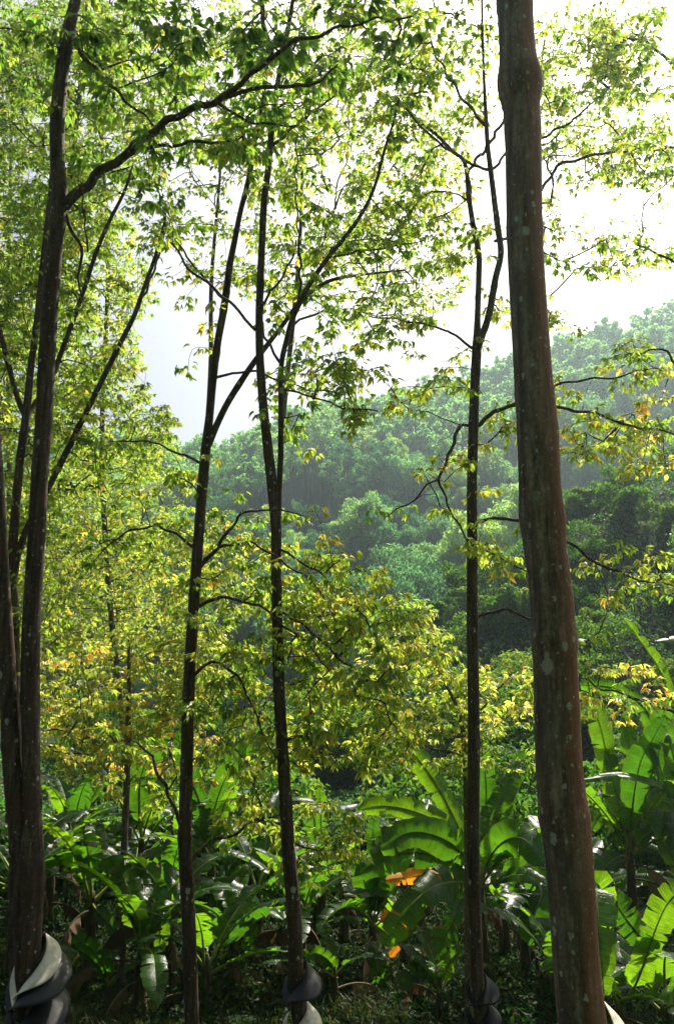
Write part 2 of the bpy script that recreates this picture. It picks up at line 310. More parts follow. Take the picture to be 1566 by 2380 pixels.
def grow_tree(name, label, Y, stems, limbs, blobs, mat=None, cat='tree', group='rubber trees of the plantation', size=.097, ss=.93, ls=.76, dens=.88, bias=.45, fine=True, seed=0, dep=1.5, age=.4, sides=20, knobs=True):
    """stems, limbs: lists of [(px, py, r_px, dY), ...]; blobs: (px, py, rx, ry, cover, dY, age)"""
    rg = np.random.default_rng(1000 + seed); mat = mat or M_bark
    def lift(path):
        out = []
        for q in path:
            dy = q[3] if len(q) > 3 else 0
            out.append([*P(q[0], q[1], Y + dy), q[2] * mpp(q[1], Y + dy)])
        return np.array(out)
    S = [lift(s) for s in stems]; Lm = [lift(l) for l in limbs]
    for q in S: q[:, 3] *= ss
    for q in Lm: q[:, 3] *= ls
    blobs = list(blobs) + [(l[-1][0], l[-1][1], 75, 40, .28, l[-1][3] if len(l[-1]) > 3 else 0, age) for l in list(limbs) + list(stems)[1:]] + [(l[-2][0], l[-2][1], 60, 40, .2, l[-2][3] if len(l[-2]) > 3 else 0, age) for l in limbs if len(l) > 4]
    b0 = S[0][0]; gx, gy = b0[0], b0[1]; base = np.array([gx, gy, gz(gx, gy)])
    if b0[2] > base[2]:
        S[0] = np.vstack([[gx, gy, base[2] - .1, b0[3] * 1.25], S[0]])
    else: S[0][0][:3] = base - [0, 0, .1]
    root = thing(name, base, label, cat, group)
    g = Geo(); node_p, node_par, node_r = [], [], []
    def addnodes(pts, r, par):
        k0 = len(node_p)
        for i in range(len(pts)):
            node_p.append(pts[i]); node_r.append(r[i]); node_par.append(par if i == 0 else len(node_p) - 2)
        return k0
    for s in S:
        q = spline(s, .05); r = q[:, 3].copy()
        zs = np.concatenate([[0], np.cumsum(np.linalg.norm(np.diff(q[:, :3], axis=0), axis=1))])
        if knobs:
            nk = int(zs[-1] / .55); kz = rg.uniform(0, zs[-1], nk); ka = rg.uniform(0, 6.28, nk); kh = rg.uniform(.04, .26, nk); kw = rg.uniform(.025, .06, nk)
            ph = rg.uniform(0, 6.28, 4)
            wobx = np.stack([np.sin(zs * 2.1 + ph[0]) + .5 * np.sin(zs * 4.7 + ph[1]), np.sin(zs * 1.9 + ph[2]) + .5 * np.sin(zs * 5.1 + ph[3])], 1) * .05
            q[:, :2] += wobx * r[:, None]
            def lump(pts, a, zs=zs, kz=kz, ka=ka, kh=kh, kw=kw, ph=ph):
                v = np.ones((len(zs), len(a))) + .03 * np.cos(2 * a + ph[0])[None] * np.sin(zs * 1.3)[:, None] + .02 * np.cos(3 * a + ph[1])[None]
                for z0, a0, h, w in zip(kz, ka, kh, kw):
                    v += (h * np.exp(-((zs - z0) / w) ** 2))[:, None] * (.25 + .75 * np.exp(-(((a - a0 + np.pi) % (2 * np.pi) - np.pi) / .7) ** 2))[None]
                return v
        else: lump = None
        g.add(*tube(q[:, :3], r, sides, True, lump))
        st = q[::3]; addnodes(st[:, :3], st[:, 3], -1)
    g.build('trunk', mat, root, base)
    owner = [-1] * len(node_p); LG = []
    for li, l in enumerate(Lm):
        q = spline(l, .06); gl_ = Geo(); gl_.add(*tube(q[:, :3] + .014 * np.stack([np.sin(np.arange(len(q)) * f_ + p_) for f_, p_ in zip(rg.uniform(.5, 1.3, 3), rg.uniform(0, 6, 3))], 1) * np.clip(np.arange(len(q)) / 5, 0, 1)[:, None] + rg.normal(0, .003, (len(q), 3)), q[:, 3], 10, True))
        LG.append(gl_); st = q[::2]; addnodes(st[:, :3], st[:, 3], -1); owner += [li] * (len(node_p) - len(owner))
    # targets of the twigs
    tg, ag = [], []
    for bl in blobs:
        px, py, rx, ry, cov = bl[:5]; dy = bl[5] if len(bl) > 5 else 0; ga = bl[6] if len(bl) > 6 else age
        m = mpp(py, Y + dy); area = np.pi * rx * ry
        n = int(-dens * math.log(1 - cov) * area * m * m / (.028 * (size / .125) ** 2) + .5)
        th = rg.uniform(0, 2 * np.pi, n); rr = np.sqrt(rg.random(n))
        dd = (rg.uniform(-1, 1, n) + bias * 1.4) * np.sqrt(1 - rr ** 2 * .8) * dep / (1 + bias * .4)
        pts = np.array([P(px + rx * c * r_, py + ry * s * r_, Y + dy + d) for c, s, r_, d in zip(np.cos(th), np.sin(th), rr, dd)]).reshape(-1, 3)
        pts = pts[gap_ok(pts, rg)] if len(pts) else pts
        tg.append(pts); ag.append(np.full(len(pts), ga))
    tg = np.concatenate(tg); ag = np.concatenate(ag)
    cap = len(node_p) + len(tg) * 16 + 10
    NP = np.zeros((cap, 3)); NPAR = np.full(cap, -1); n0 = len(node_p); NP[:n0] = node_p; NPAR[:n0] = node_par
    k = n0; ok_attach = np.zeros(cap, bool); ok_attach[:n0] = True
    d0 = np.array([np.min(np.linalg.norm(NP[:n0] - t, axis=1)) for t in tg]); order = np.argsort(d0)
    OWN = np.full(cap, -1); OWN[:n0] = owner; ngrp = len(Lm)
    branches, tipidx, tipd, tipa = [], [], [], []
    for ti in order:
        t = tg[ti]; dv = t - NP[:k]; dist = np.linalg.norm(dv, axis=1); hz = np.linalg.norm(dv[:, :2], axis=1)
        cost = dist + .55 * np.maximum(0, .25 * hz - dv[:, 2])
        i = int(np.argmin(cost)); d = dist[i]
        if d < .1:
            i = NPAR[i] if NPAR[i] >= 0 else i; d = np.linalg.norm(t - NP[i])
        par = NPAR[i]; pdn = unit(NP[i] - NP[par]) if par >= 0 else np.array([0, 0, 1.])
        to = unit(t - NP[i])
        d1 = unit(to + pdn * .55 + np.array([0, 0, .25]) + rg.normal(0, .12, 3)); d2 = unit(to + np.array([0, 0, rg.uniform(-.45, .2)]) + rg.normal(0, .15, 3))
        ns = int(np.clip(d / .16, 2, 14)); s = np.linspace(0, 1, ns + 1)[1:, None]
        a, b_, c, e = NP[i], NP[i] + d1 * d * .38, t - d2 * d * .38, t
        cur = (1 - s) ** 3 * a + 3 * (1 - s) ** 2 * s * b_ + 3 * (1 - s) * s * s * c + s ** 3 * e
        cur[:-1] += rg.normal(0, .012, (ns - 1, 3))
        NP[k:k + ns] = cur; NPAR[k:k + ns] = np.concatenate([[i], np.arange(k, k + ns - 1)])
        if OWN[i] < 0: OWN[k:k + ns] = ngrp; ngrp += 1
        else: OWN[k:k + ns] = OWN[i]
        branches.append((i, k, k + ns)); tipidx.append(k + ns - 1); tipd.append(unit(cur[-1] - (cur[-2] if ns > 1 else a))); tipa.append(ag[ti])
        k += ns
    cntn = np.zeros(k); 
    for ti in tipidx: cntn[ti] += 1
    for j in range(k - 1, n0 - 1, -1):
        if NPAR[j] >= 0: cntn[NPAR[j]] += cntn[j]
    rad = np.minimum(.0027 * np.maximum(cntn, 1) ** .5, .03)
    BG = [Geo() for _ in range(ngrp)]
    for (i, a, b_) in branches:
        pts = np.vstack([NP[i], NP[a:b_]]); r = np.concatenate([[rad[a] * 1.15], rad[a:b_]]); r[-1] *= .6
        BG[OWN[a]].add(*tube(pts, r, 6 if r[0] > .008 else 4, False))
    mt = M_twig if mat is not M_bark_pale else M_bark_pale
    for li, gl_ in enumerate(LG):                       # a limb carries its own twigs
        nl_ = sum(len(x) for x in gl_.Q); nt_ = sum(len(x) for x in gl_.T); tw = BG[li]; nq_ = 0
        for V_, Q_ in zip(tw.V, tw.Q): Q_ = Q_ - nq_; nq_ += len(V_); gl_.add(V_, Q_)
        nqt = sum(len(x) for x in gl_.Q) - nl_
        mesh_np('limb', np.concatenate(gl_.V), [np.concatenate(gl_.Q)] + ([np.concatenate(gl_.T)] if gl_.T else []), [mat if mat is not M_bark_big else M_bark, mt], root, base, True, midx=[0] * nl_ + [1] * nqt + [0] * nt_)
    for tw in BG[len(LG):]:
        if tw.V: tw.build('branch', mt, root, base)
    tips = NP[tipidx]; tipd = np.array(tipd); tipa = np.array(tipa)
    foliage('foliage', tips, tipd, tipa, root, base, size=size, fine=fine, rg=rg)
    return root
TREES = []
_grow = grow_tree
def grow_tree(*a, **k):
    r = _grow(*a, **k); TREES.append(r); return r

# ------------------------------------------------------------------ the rubber trees
# twin-stemmed tree
grow_tree('rubber_tree', 'dark rubber tree whose two stems fuse above its pale and black rain guard', 6.8,
  [[(68, 2650, 36), (70, 2400, 31), (68, 2260, 28), (66, 2120, 32), (70, 2020, 32), (74, 1900, 22), (73, 1785, 20), (71, 1600, 22), (77, 1400, 21), (86, 1250, 20), (93, 1100, 19), (101, 980, 18.5), (112, 800, 18.5), (122, 650, 18), (134, 520, 17), (140, 450, 18), (134, 380, 17), (133, 290, 17), (142, 190, 16), (157, 90, 15), (176, 0, 12), (190, -90, 11), (215, -250, 9), (230, -450, 6)],
   [(70, 2075, 26), (54, 1990, 24), (40, 1880, 22), (30, 1785, 21), (20, 1620, 19), (10, 1420, 17), (2, 1250, 15), (-8, 1050, 14), (-30, 800, 12), (-50, 600, 10)]],
  [[(150, 480, 13), (200, 430, 11), (255, 385, 10), (300, 355, 9.5), (330, 325, 9, -.1), (390, 282, 8.5, -.2), (450, 252, 8, -.3), (520, 228, 7, -.4), (560, 190, 6, -.5), (610, 155, 5.5, -.6), (660, 110, 5, -.7), (740, 80, 4, -.8), (840, 52, 3, -.9), (960, 40, 2, -1)],
   [(520, 228, 5, -.4), (600, 205, 4.5, -.5), (700, 198, 4, -.6), (740, 188, 3, -.6), (785, 150, 2, -.6)],
   [(297, 360, 5, 0), (360, 342, 4, -.2), (440, 332, 3.5, -.3), (510, 330, 3, -.4), (560, 320, 2, -.5)],
   [(505, 236, 3.5, -.4), (550, 268, 3, -.3), (610, 288, 2.5, -.3), (700, 292, 1.6, -.3)],
   [(138, 470, 5, 0), (182, 560, 4, 0.10), (186, 640, 3, 0.20), (190, 700, 2, 0.20)],
   [(160, 90, 4), (230, 170, 4, -.2), (300, 240, 3, -.3), (360, 290, 2, -.3)]],
  [(620, 170, 320, 100, .42, -.4, 0.22), (480, 320, 200, 70, .36, -.3, 0.25), (820, 80, 220, 90, .42, -.8, 0.22), (330, 60, 220, 90, .42, -.4, 0.25), (60, 60, 180, 90, .4, 0, 0.25), (180, 230, 130, 120, .25, -.1, 0.30),
   (640, 340, 150, 70, .3, -.3, 0.28), (500, 60, 200, 80, .35, -.5, 0.22), (380, 470, 40, 60, .45, -.2, 0.20), (260, 380, 80, 60, .2, -.2, 0.30)], dep=.9, seed=1, size=.115, ss=1, ls=1, dens=.9)
# the slanting forked tree behind it
grow_tree('rubber_tree', 'forked thin rubber tree with a long slanting stem rising behind the twin stems', 10.0,
  [[(40, 2330, 22), (38, 2000, 19), (36, 1700, 17), (30, 1400, 14), (30, 1290, 13), (40, 1150, 11.5), (50, 1050, 11), (60, 970, 11), (72, 860, 9), (90, 720, 8.5), (106, 560, 7.5), (118, 440, 6), (130, 300, 4)],
   [(30, 1400, 10), (34, 1330, 9.5), (60, 1240, 9), (110, 1140, 8), (160, 1040, 8), (205, 950, 7.5), (240, 880, 7.5), (280, 800, 7), (312, 735, 6.5), (335, 670, 5.5), (360, 600, 5), (380, 530, 4), (385, 500, 3)],
   [(60, 970, 8), (40, 920, 7.5), (16, 830, 7), (-4, 750, 6), (-30, 650, 5)],
   [(60, 970, 7), (95, 920, 7, 0.20), (122, 875, 7, 0.30), (165, 760, 6.5, 0.40), (200, 660, 6, 0.45), (225, 585, 5.5, 0.45), (252, 520, 5, 0.45), (290, 445, 4, 0.45), (310, 380, 2.5, 0.45)]],
  [[(316, 728, 4), (350, 650, 3.5, 0.20), (372, 585, 3, 0.30), (384, 520, 2.5, 0.40), (370, 440, 2, 0.40)],
   [(205, 585, 3, 0.40), (196, 500, 2.5, 0.30), (190, 420, 2, 0.20)]],
  [(60, 480, 200, 260, .36, .3, 0.40), (250, 520, 150, 150, .28, .5, 0.42), (110, 860, 180, 200, .42, .2, 0.45), (280, 330, 150, 100, .3, .4, 0.40), (250, 960, 160, 120, .4, .3, 0.43), (120, 1150, 170, 120, .35, .3, 0.45)], dep=1.6, seed=2, ss=.85)
# middle trees
grow_tree('rubber_tree', 'slender leaning rubber tree with arched low branches and no rain guard', 8.2,
  [[(452, 2520, 23), (447, 2380, 20), (438, 2150, 19), (431, 1950, 18), (436, 1750, 17), (441, 1560, 16), (447, 1450, 15), (456, 1330, 15), (464, 1220, 14), (478, 1060, 14), (488, 960, 11), (495, 880, 11), (507, 790, 10), (520, 720, 10), (534, 620, 9), (546, 560, 8), (560, 490, 7), (575, 430, 7), (590, 350, 6), (610, 240, 5), (625, 120, 4)],
   [(484, 1035, 10), (505, 985, 9), (530, 935, 8.5), (565, 880, 8), (600, 830, 7.5, 0.10), (650, 765, 6, 0.30), (700, 700, 6, 0.45), (760, 655, 5, 0.65), (830, 640, 4, 0.75), (940, 628, 2.5, 1)]],
  [[(460, 1325, 7), (490, 1290, 6), (520, 1250, 5, -.1), (555, 1205, 4, -.2), (580, 1188, 3.5, -.3), (640, 1185, 2.5, -.4), (720, 1205, 2, -.5)],
   [(475, 1300, 5, -.1), (520, 1270, 4.5, -.2), (570, 1262, 4, -.3), (610, 1275, 3.5, -.4), (680, 1320, 3, -.5), (740, 1370, 2, -.6), (780, 1440, 1.5, -.6)],
   [(456, 1412, 6), (490, 1396, 5, 0), (530, 1390, 4.5, -.1), (580, 1400, 4, -.2), (630, 1430, 3.5, -.3), (700, 1485, 3, -.4), (770, 1560, 2, -.5)],
   [(452, 1570, 6), (470, 1550, 5), (505, 1540, 4.5, -.1), (540, 1560, 4, -.2), (575, 1610, 3.5, -.2), (605, 1690, 3, -.3), (640, 1760, 2, -.3)],
   [(475, 1082, 5), (440, 1063, 4, 0.10), (370, 1035, 3, 0.20), (300, 1022, 2.5, 0.30), (250, 1030, 1.5, 0.30)],
   [(447, 1270, 5), (400, 1236, 4, 0.10), (350, 1224, 3.5, 0.20), (290, 1240, 3, 0.30), (240, 1280, 2, 0.40)],
   [(432, 1960, 6), (415, 1900, 6, 0.10), (390, 1840, 5, 0.20), (362, 1785, 5, 0.30), (340, 1740, 3, 0.40), (290, 1720, 2, 0.45)],
   [(442, 2000, 6), (470, 1970, 5, 0.10), (510, 1950, 5, 0.20), (560, 1930, 4, 0.20), (600, 1905, 3, 0.30), (660, 1890, 2, 0.30)],
   [(498, 880, 5), (530, 870, 4), (590, 862, 3.5), (640, 880, 3), (720, 905, 2), (800, 915, 1.5)],
   [(516, 688, 4, 0.20), (470, 640, 4, 0.10), (430, 590, 3, 0), (400, 540, 2.5, 0)]],
  [(640, -230, 280, 220, .5, 0, 0.38), (380, 1240, 110, 170, .34, .2, 0.45), (590, 1420, 170, 190, .58, -.2, 0.47), (620, 1650, 200, 150, .58, -.2, 0.47), (500, 1130, 60, 80, .22, 0, 0.45), (570, 450, 150, 240, .22, .2, 0.42), (440, 700, 70, 70, .2, 0, 0.45), (440, 880, 50, 80, .34, 0, 0.45),
   (740, 1950, 110, 110, .6, .4, 0.45), (320, 1830, 130, 70, .34, .5, 0.57), (600, 1900, 120, 60, .5, .2, 0.50), (560, 1760, 120, 70, .4, 0, 0.47), (800, 640, 150, 110, .3, .6, 0.45)], dep=1.2, seed=3, ss=.85)
grow_tree('rubber_tree', 'straight dark rubber tree with a parallel side stem and a black flaring rain guard', 8.0,
  [[(706, 2600, 24), (700, 2400, 21), (690, 2300, 20), (685, 2150, 19), (672, 2000, 18), (662, 1850, 17), (654, 1700, 16), (648, 1560, 16), (645, 1450, 14.5), (642, 1330, 14), (641, 1230, 14), (634, 1150, 14), (624, 1050, 13), (614, 960, 12), (606, 860, 11), (603, 750, 10.5), (605, 650, 10), (609, 560, 9.5), (614, 470, 9), (625, 380, 8.5), (632, 300, 8), (645, 200, 7), (665, 90, 6), (682, -10, 5), (700, -150, 4)],
   [(644, 1205, 11), (648, 1150, 8), (652, 1060, 7.5), (653, 950, 7), (654, 850, 7), (666, 790, 7), (682, 735, 7), (720, 660, 6.5), (765, 595, 6), (810, 540, 5.5), (850, 480, 5), (875, 420, 4.5), (893, 350, 4), (912, 290, 3), (930, 220, 2)]],
  [[(606, 780, 4.5), (560, 730, 4.5), (520, 690, 4.5), (470, 650, 4), (430, 610, 3.5, -.1), (395, 560, 3, -.2)],
   [(654, 845, 5), (630, 810, 4), (606, 745, 4, 0.20), (618, 690, 4, 0.20), (660, 640, 3.5, 0.30), (690, 560, 3, 0.30)],
   [(690, 725, 3.5), (698, 640, 3.5, 0.10), (694, 560, 3, 0.10), (688, 450, 2.5, 0.20), (690, 330, 2, 0.20)],
   [(656, 905, 3.5), (720, 920, 3, 0.10), (800, 948, 2.5, 0.10), (880, 955, 2, 0)],
   [(642, 1270, 4), (690, 1300, 4, -.2), (740, 1330, 3.5, -.3), (800, 1390, 3, -.4), (850, 1440, 2, -.5)],
   [(646, 1420, 4), (700, 1450, 4, -.3), (780, 1520, 3, -.4), (850, 1580, 2.5, -.5)],
   [(632, 340, 5), (680, 300, 4, -.1), (740, 250, 3.5, -.2), (820, 200, 2.5, -.2)],
   [(760, 600, 3.5), (830, 585, 3, 0.20), (900, 575, 2.5, 0.30), (980, 560, 1.6, 0.40)]],
  [(800, -260, 300, 240, .5, 0, 0.38), (780, 400, 200, 230, .38, 0, 0.42), (800, 720, 180, 180, .4, .2, 0.46), (560, 250, 180, 150, .26, .2, 0.36), (720, 930, 150, 110, .44, 0, 0.43), (770, 1380, 170, 120, .62, -.4, 0.49), (870, 1500, 150, 120, .64, -.4, 0.50), (820, 1660, 130, 140, .68, -.4, 0.49), (690, 1050, 70, 60, .34, 0, 0.43), (720, 1240, 110, 60, .22, -.2, 0.49), (680, 120, 180, 120, .25, 0, 0.40)], dep=1.3, seed=4, ss=.87)
grow_tree('rubber_tree', 'slim rubber tree forking high into two stems with a guard deep in shade', 8.6,
  [[(1128, 2560, 24), (1122, 2400, 20), (1110, 2290, 18), (1103, 2100, 17), (1099, 1900, 16.5), (1100, 1700, 15.5), (1098, 1500, 15), (1097, 1320, 14), (1096, 1150, 13.5), (1099, 1000, 13.5), (1103, 900, 12.5), (1108, 815, 12.5), (1109, 740, 8), (1112, 640, 7.5), (1112, 590, 7.5), (1099, 525, 7), (1089, 460, 6.5), (1084, 400, 6), (1075, 370, 5), (1052, 352, 5, 0.10), (1010, 310, 4.5, 0.20), (965, 275, 3.5, 0.30), (930, 220, 2.5, 0.40)],
   [(1108, 815, 10), (1122, 775, 9), (1136, 730, 9), (1150, 650, 8.5), (1163, 590, 8), (1156, 530, 8), (1148, 470, 7.5), (1140, 400, 7), (1134, 350, 6.5), (1130, 295, 6), (1124, 180, 4), (1120, 60, 3.5), (1118, -60, 2.5)]],
  [[(1086, 400, 5), (1108, 370, 5, 0.20), (1143, 325, 5, 0.40), (1170, 280, 4.5, 0.55), (1240, 220, 3.5, 0.75)],
   [(1137, 396, 5), (1110, 388, 4.5, -.1), (1075, 368, 4.5, -.2), (1030, 340, 4, -.3), (985, 300, 3.5, -.4), (940, 250, 2.5, -.5)],
   [(1130, 295, 5), (1100, 262, 4.5, -.1), (1062, 210, 4, -.2), (1030, 160, 3.5, -.2), (1000, 100, 2.5, -.2)],
   [(1140, 396, 5), (1160, 380, 4.5, 0.10), (1180, 350, 4, 0.20), (1260, 320, 4, 0.40), (1340, 270, 3.5, 0.45), (1420, 200, 2, 0.55)],
   [(1150, 560, 5), (1165, 555, 5, 0.20), (1230, 520, 5, 0.40), (1262, 435, 5, 0.45), (1300, 385, 5, 0.55), (1360, 365, 4.5, 0.65), (1440, 352, 4, 0.75), (1566, 345, 3, 1)],
   [(1100, 812, 4.5), (1060, 780, 4, -.1), (1010, 760, 3.5, -.2), (940, 745, 3, -.3), (860, 735, 2, -.4)],
   [(1112, 990, 7), (1135, 968, 6.5, -.1), (1165, 950, 6, -.2), (1205, 938, 5.5, -.3), (1290, 948, 5, -.4), (1370, 958, 4.5, -.5), (1450, 985, 4, -.6), (1520, 1000, 3, -.7), (1600, 1015, 2, -.8)],
   [(1180, 945, 4, -.2), (1260, 910, 4, -.4), (1330, 885, 3.5, -.5), (1420, 878, 3, -.6), (1490, 862, 2, -.7)],
   [(1088, 990, 5), (1070, 988, 5.5, -.1), (1056, 1020, 5.5, -.2), (1040, 1065, 5, -.3), (1022, 1110, 4.5, -.4), (1030, 1150, 3.5, -.4), (1060, 1210, 3, -.4), (1090, 1265, 2, -.4)],
   [(1022, 1110, 3.5, -.4), (990, 1130, 3, -.5), (950, 1170, 2.5, -.5), (890, 1200, 1.5, -.6)],
   [(1110, 1212, 6), (1140, 1207, 5, -.1), (1190, 1205, 5, -.2), (1250, 1225, 5, -.3), (1315, 1262, 5, -.4), (1370, 1295, 4.5, -.5), (1420, 1325, 4, -.6), (1500, 1350, 3, -.7), (1590, 1370, 2, -.8)],
   [(1112, 1432, 5), (1145, 1421, 4.5, -.1), (1185, 1420, 4, -.2), (1230, 1438, 3.5, -.3), (1300, 1475, 3, -.4), (1370, 1500, 2.5, -.5)],
   [(1110, 1275, 3), (1150, 1290, 3, -.2), (1200, 1315, 2.5, -.3), (1240, 1340, 2, -.3)]],
  [(1120, -230, 320, 220, .45, 0, 0.42), (950, 320, 160, 240, .4, .1, 0.46), (1040, 520, 120, 130, .46, .1, 0.45), (960, 880, 150, 80, .42, -.2, 0.50), (1060, 1080, 100, 80, .26, -.4, 0.55), (1320, 990, 180, 80, .5, -.4, 0.53), (1400, 860, 150, 40, .22, -.5, 0.53), (1460, 1050, 130, 70, .36, -.6, 0.53), (1440, 1335, 150, 70, .42, -.6, 0.53), (1180, 1285, 110, 60, .38, -.2, 0.55),
   (1380, 590, 200, 50, .36, .4, 0.47), (1390, 370, 200, 60, .38, .6, 0.47), (1340, 130, 180, 130, .42, .5, 0.43), (1140, 1050, 80, 90, .18, -.2, 0.53), (1190, 740, 120, 80, .26, 0, 0.50), (960, 1190, 90, 50, .2, -.5, 0.53), (960, 100, 140, 120, .4, 0, 0.44), (1090, 130, 80, 120, .38, 0, 0.44), (1210, 960, 80, 60, .25, -.3, 0.53), (1080, 1240, 60, 50, .3, -.4, 0.53), (1300, 760, 60, 40, .25, .2, 0.50)], dep=1.2, seed=5, ss=.88)
# the thick one
grow_tree('rubber_tree', 'thick reddish rubber trunk spotted with pale lichen and swollen at a high knot', 4.3,
  [[(1375, 2720, 70), (1366, 2550, 62), (1355, 2400, 58), (1338, 2200, 54), (1323, 2000, 55), (1311, 1900, 58), (1301, 1800, 54), (1291, 1600, 50), (1277, 1400, 48), (1262, 1270, 47.5), (1256, 1195, 51), (1253, 1130, 47), (1249, 1000, 46), (1237, 850, 43), (1224, 620, 42), (1218, 500, 42), (1210, 280, 43), (1207, 240, 45), (1205, 205, 52), (1204, 178, 53), (1202, 145, 45), (1199, 90, 41.5), (1195, 0, 41), (1188, -150, 39), (1180, -350, 36), (1176, -600, 30)]],
  [[(1180, -330, 16), (1230, -420, 12, 0.30), (1330, -500, 8, 0.75), (1500, -560, 4, 1.4)], [(1190, -200, 14), (1120, -330, 9, 0.20), (1030, -420, 5, 0.45)]],
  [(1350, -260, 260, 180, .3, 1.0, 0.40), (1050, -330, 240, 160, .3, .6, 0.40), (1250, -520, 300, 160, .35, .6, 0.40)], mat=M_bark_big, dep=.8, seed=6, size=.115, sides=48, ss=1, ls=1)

# the trees behind: (label, px of the trunk foot, Y, trunk path, blobs)
def back_tree(label, Y, stem, blobs, seed, limbs=(), **kw):
    return grow_tree('rubber_tree', label, Y, [stem], list(limbs), blobs, seed=seed, fine=False, sides=10, knobs=False, bias=0, mat=kw.pop('mat', M_bark_pale), **kw)
back_tree('leafy rubber tree between the twin stems and the slanting stem, high in the canopy', 14.0, [(75, 2200, 11), (76, 1600, 10), (92, 1050, 8), (128, 600, 7), (172, 350, 6), (195, 100, 4), (215, -150, 2)],
  [(150, 300, 240, 300, .62, 0, 0.40), (130, 700, 230, 250, .6, 0, 0.46), (200, 1000, 210, 150, .6, 0, 0.45), (130, 60, 250, 150, .4, 0, 0.36)], 11, dep=2.2)
back_tree('tall rubber tree with a dense yellow-green crown beside the sky opening', 17.0, [(310, 2080, 8), (288, 1700, 7.5), (252, 1350, 7), (238, 1000, 6), (252, 600, 5), (236, 250, 3.5), (262, -60, 2)],
  [(280, 1130, 170, 150, .55, 0, 0.45), (240, 1380, 230, 160, .65, 0, 0.50), (290, 880, 70, 110, .4, 0, 0.43), (230, 120, 280, 160, .42, 0, 0.38), (260, 650, 80, 150, .35, 0, 0.45)], 12, dep=2.4)
back_tree('rubber tree at the edge with gold leaves low on its crown', 11.0, [(-70, 2300, 17), (-75, 1500, 14), (-80, 900, 10), (-85, 300, 6), (-80, -50, 3)],
  [(60, 1320, 190, 230, .48, 0, 0.47), (90, 1580, 190, 140, .46, 0, 0.51), (-20, 700, 120, 300, .4, 0, 0.40), (20, 200, 140, 200, .3, 0, 0.35)], 13, dep=1.8)
back_tree('distant rubber tree filling the canopy low behind the twin stems', 21.0, [(20, 2000, 8), (25, 1400, 7), (20, 700, 5), (30, 200, 3)],
  [(120, 1330, 250, 260, .68, 0, 0.50), (60, 800, 180, 250, .62, 0, 0.45), (120, 300, 200, 240, .4, 0, 0.40)], 14, dep=2.6)
back_tree('short young rubber tree with golden ageing leaves over the banana tops', 12.5, [(285, 2200, 10), (290, 1950, 9), (296, 1800, 8), (300, 1600, 6), (300, 1480, 3)],
  [(280, 1590, 230, 130, .55, 0, 0.61), (300, 1720, 200, 90, .52, 0, 0.67), (160, 1700, 110, 100, .45, 0, 0.61), (420, 1500, 120, 130, .4, 0, 0.55)], 15, dep=1.6, limbs=[[(296, 1790, 4), (340, 1720, 3), (420, 1660, 2)], [(297, 1760, 4), (230, 1690, 3), (150, 1660, 2)]])
back_tree('young rubber tree with a pale forked trunk beside the slim high-forking trunk', 10.5, [(1088, 2300, 10), (1086, 2000, 9), (1083, 1800, 8), (1076, 1700, 6.5), (1060, 1640, 5), (1020, 1560, 3.5), (990, 1500, 2)],
  [(960, 1580, 140, 140, .74, 0, 0.53), (1000, 1740, 140, 80, .6, 0, 0.53), (1170, 1610, 120, 90, .64, 0, 0.53), (930, 1440, 80, 80, .34, -.2, 0.53), (1160, 1740, 100, 60, .48, 0, 0.49), (880, 1640, 90, 90, .4, 0, 0.50)], 16, dep=1.3,
  limbs=[[(1080, 1730, 4.5), (1110, 1660, 4), (1160, 1600, 3), (1190, 1560, 2)], [(1082, 1760, 4), (1020, 1740, 3), (940, 1730, 2)], [(1072, 1690, 4), (1010, 1660, 3), (930, 1620, 2)]])
back_tree('rubber tree leaning in from the edge over the banana tops', 9.0, [(1690, 2350, 22), (1680, 1700, 18), (1675, 1100, 14), (1665, 500, 9), (1660, 50, 4)],
  [(1470, 110, 190, 130, .42, -.4, 0.46), (1500, 320, 120, 110, .3, -.3, 0.45), (1520, 1030, 110, 110, .34, -.2, 0.53), (1500, 1580, 110, 60, .42, -.2, 0.57), (1400, 1620, 110, 50, .32, -.4, 0.57), (1520, 820, 80, 50, .3, 0, 0.53)], 17, dep=1.2,
  limbs=[[(1672, 900, 7), (1590, 860, 5, -.2), (1530, 810, 3, -.3), (1480, 830, 2, -.3)], [(1680, 1750, 7), (1566, 1660, 5, -.2), (1480, 1625, 4, -.3), (1400, 1600, 3, -.4), (1345, 1575, 2, -.5)], [(1660, 300, 6), (1566, 160, 5, -.2), (1480, 90, 4, -.3), (1390, 130, 3, -.4)], [(1670, 700, 5), (1566, 610, 4, -.2), (1480, 570, 3, -.2)]], mat=M_bark)
back_tree('thin pale rubber tree against bright sky beside the thick trunk', 15.0, [(1335, 2050, 9), (1290, 1600, 8), (1262, 1200, 7), (1240, 800, 6), (1225, 500, 5), (1240, 300, 3), (1270, 50, 2)],
  [(1400, 480, 150, 80, .32, 0, 0.45), (1370, 220, 190, 190, .44, 0, 0.45), (1490, 380, 90, 100, .4, 0, 0.45), (1440, 610, 120, 50, .32, 0, 0.47), (1300, 730, 50, 50, .2, 0, 0.49)], 18, dep=2)
back_tree('thin pale rubber tree with a sparse crown between the parallel stems and the forked one', 15.0, [(680, 2050, 9), (650, 1650, 8), (645, 1300, 7.5), (656, 1000, 7), (684, 720, 6), (697, 560, 5), (705, 350, 3), (720, 100, 2)],
  [(850, 330, 230, 240, .46, 0, 0.45), (900, 640, 180, 160, .36, 0, 0.43), (760, 60, 240, 150, .4, 0, 0.40), (640, 560, 120, 160, .3, 0, 0.45), (1010, 640, 90, 80, .26, 0, 0.45)], 19, dep=2)
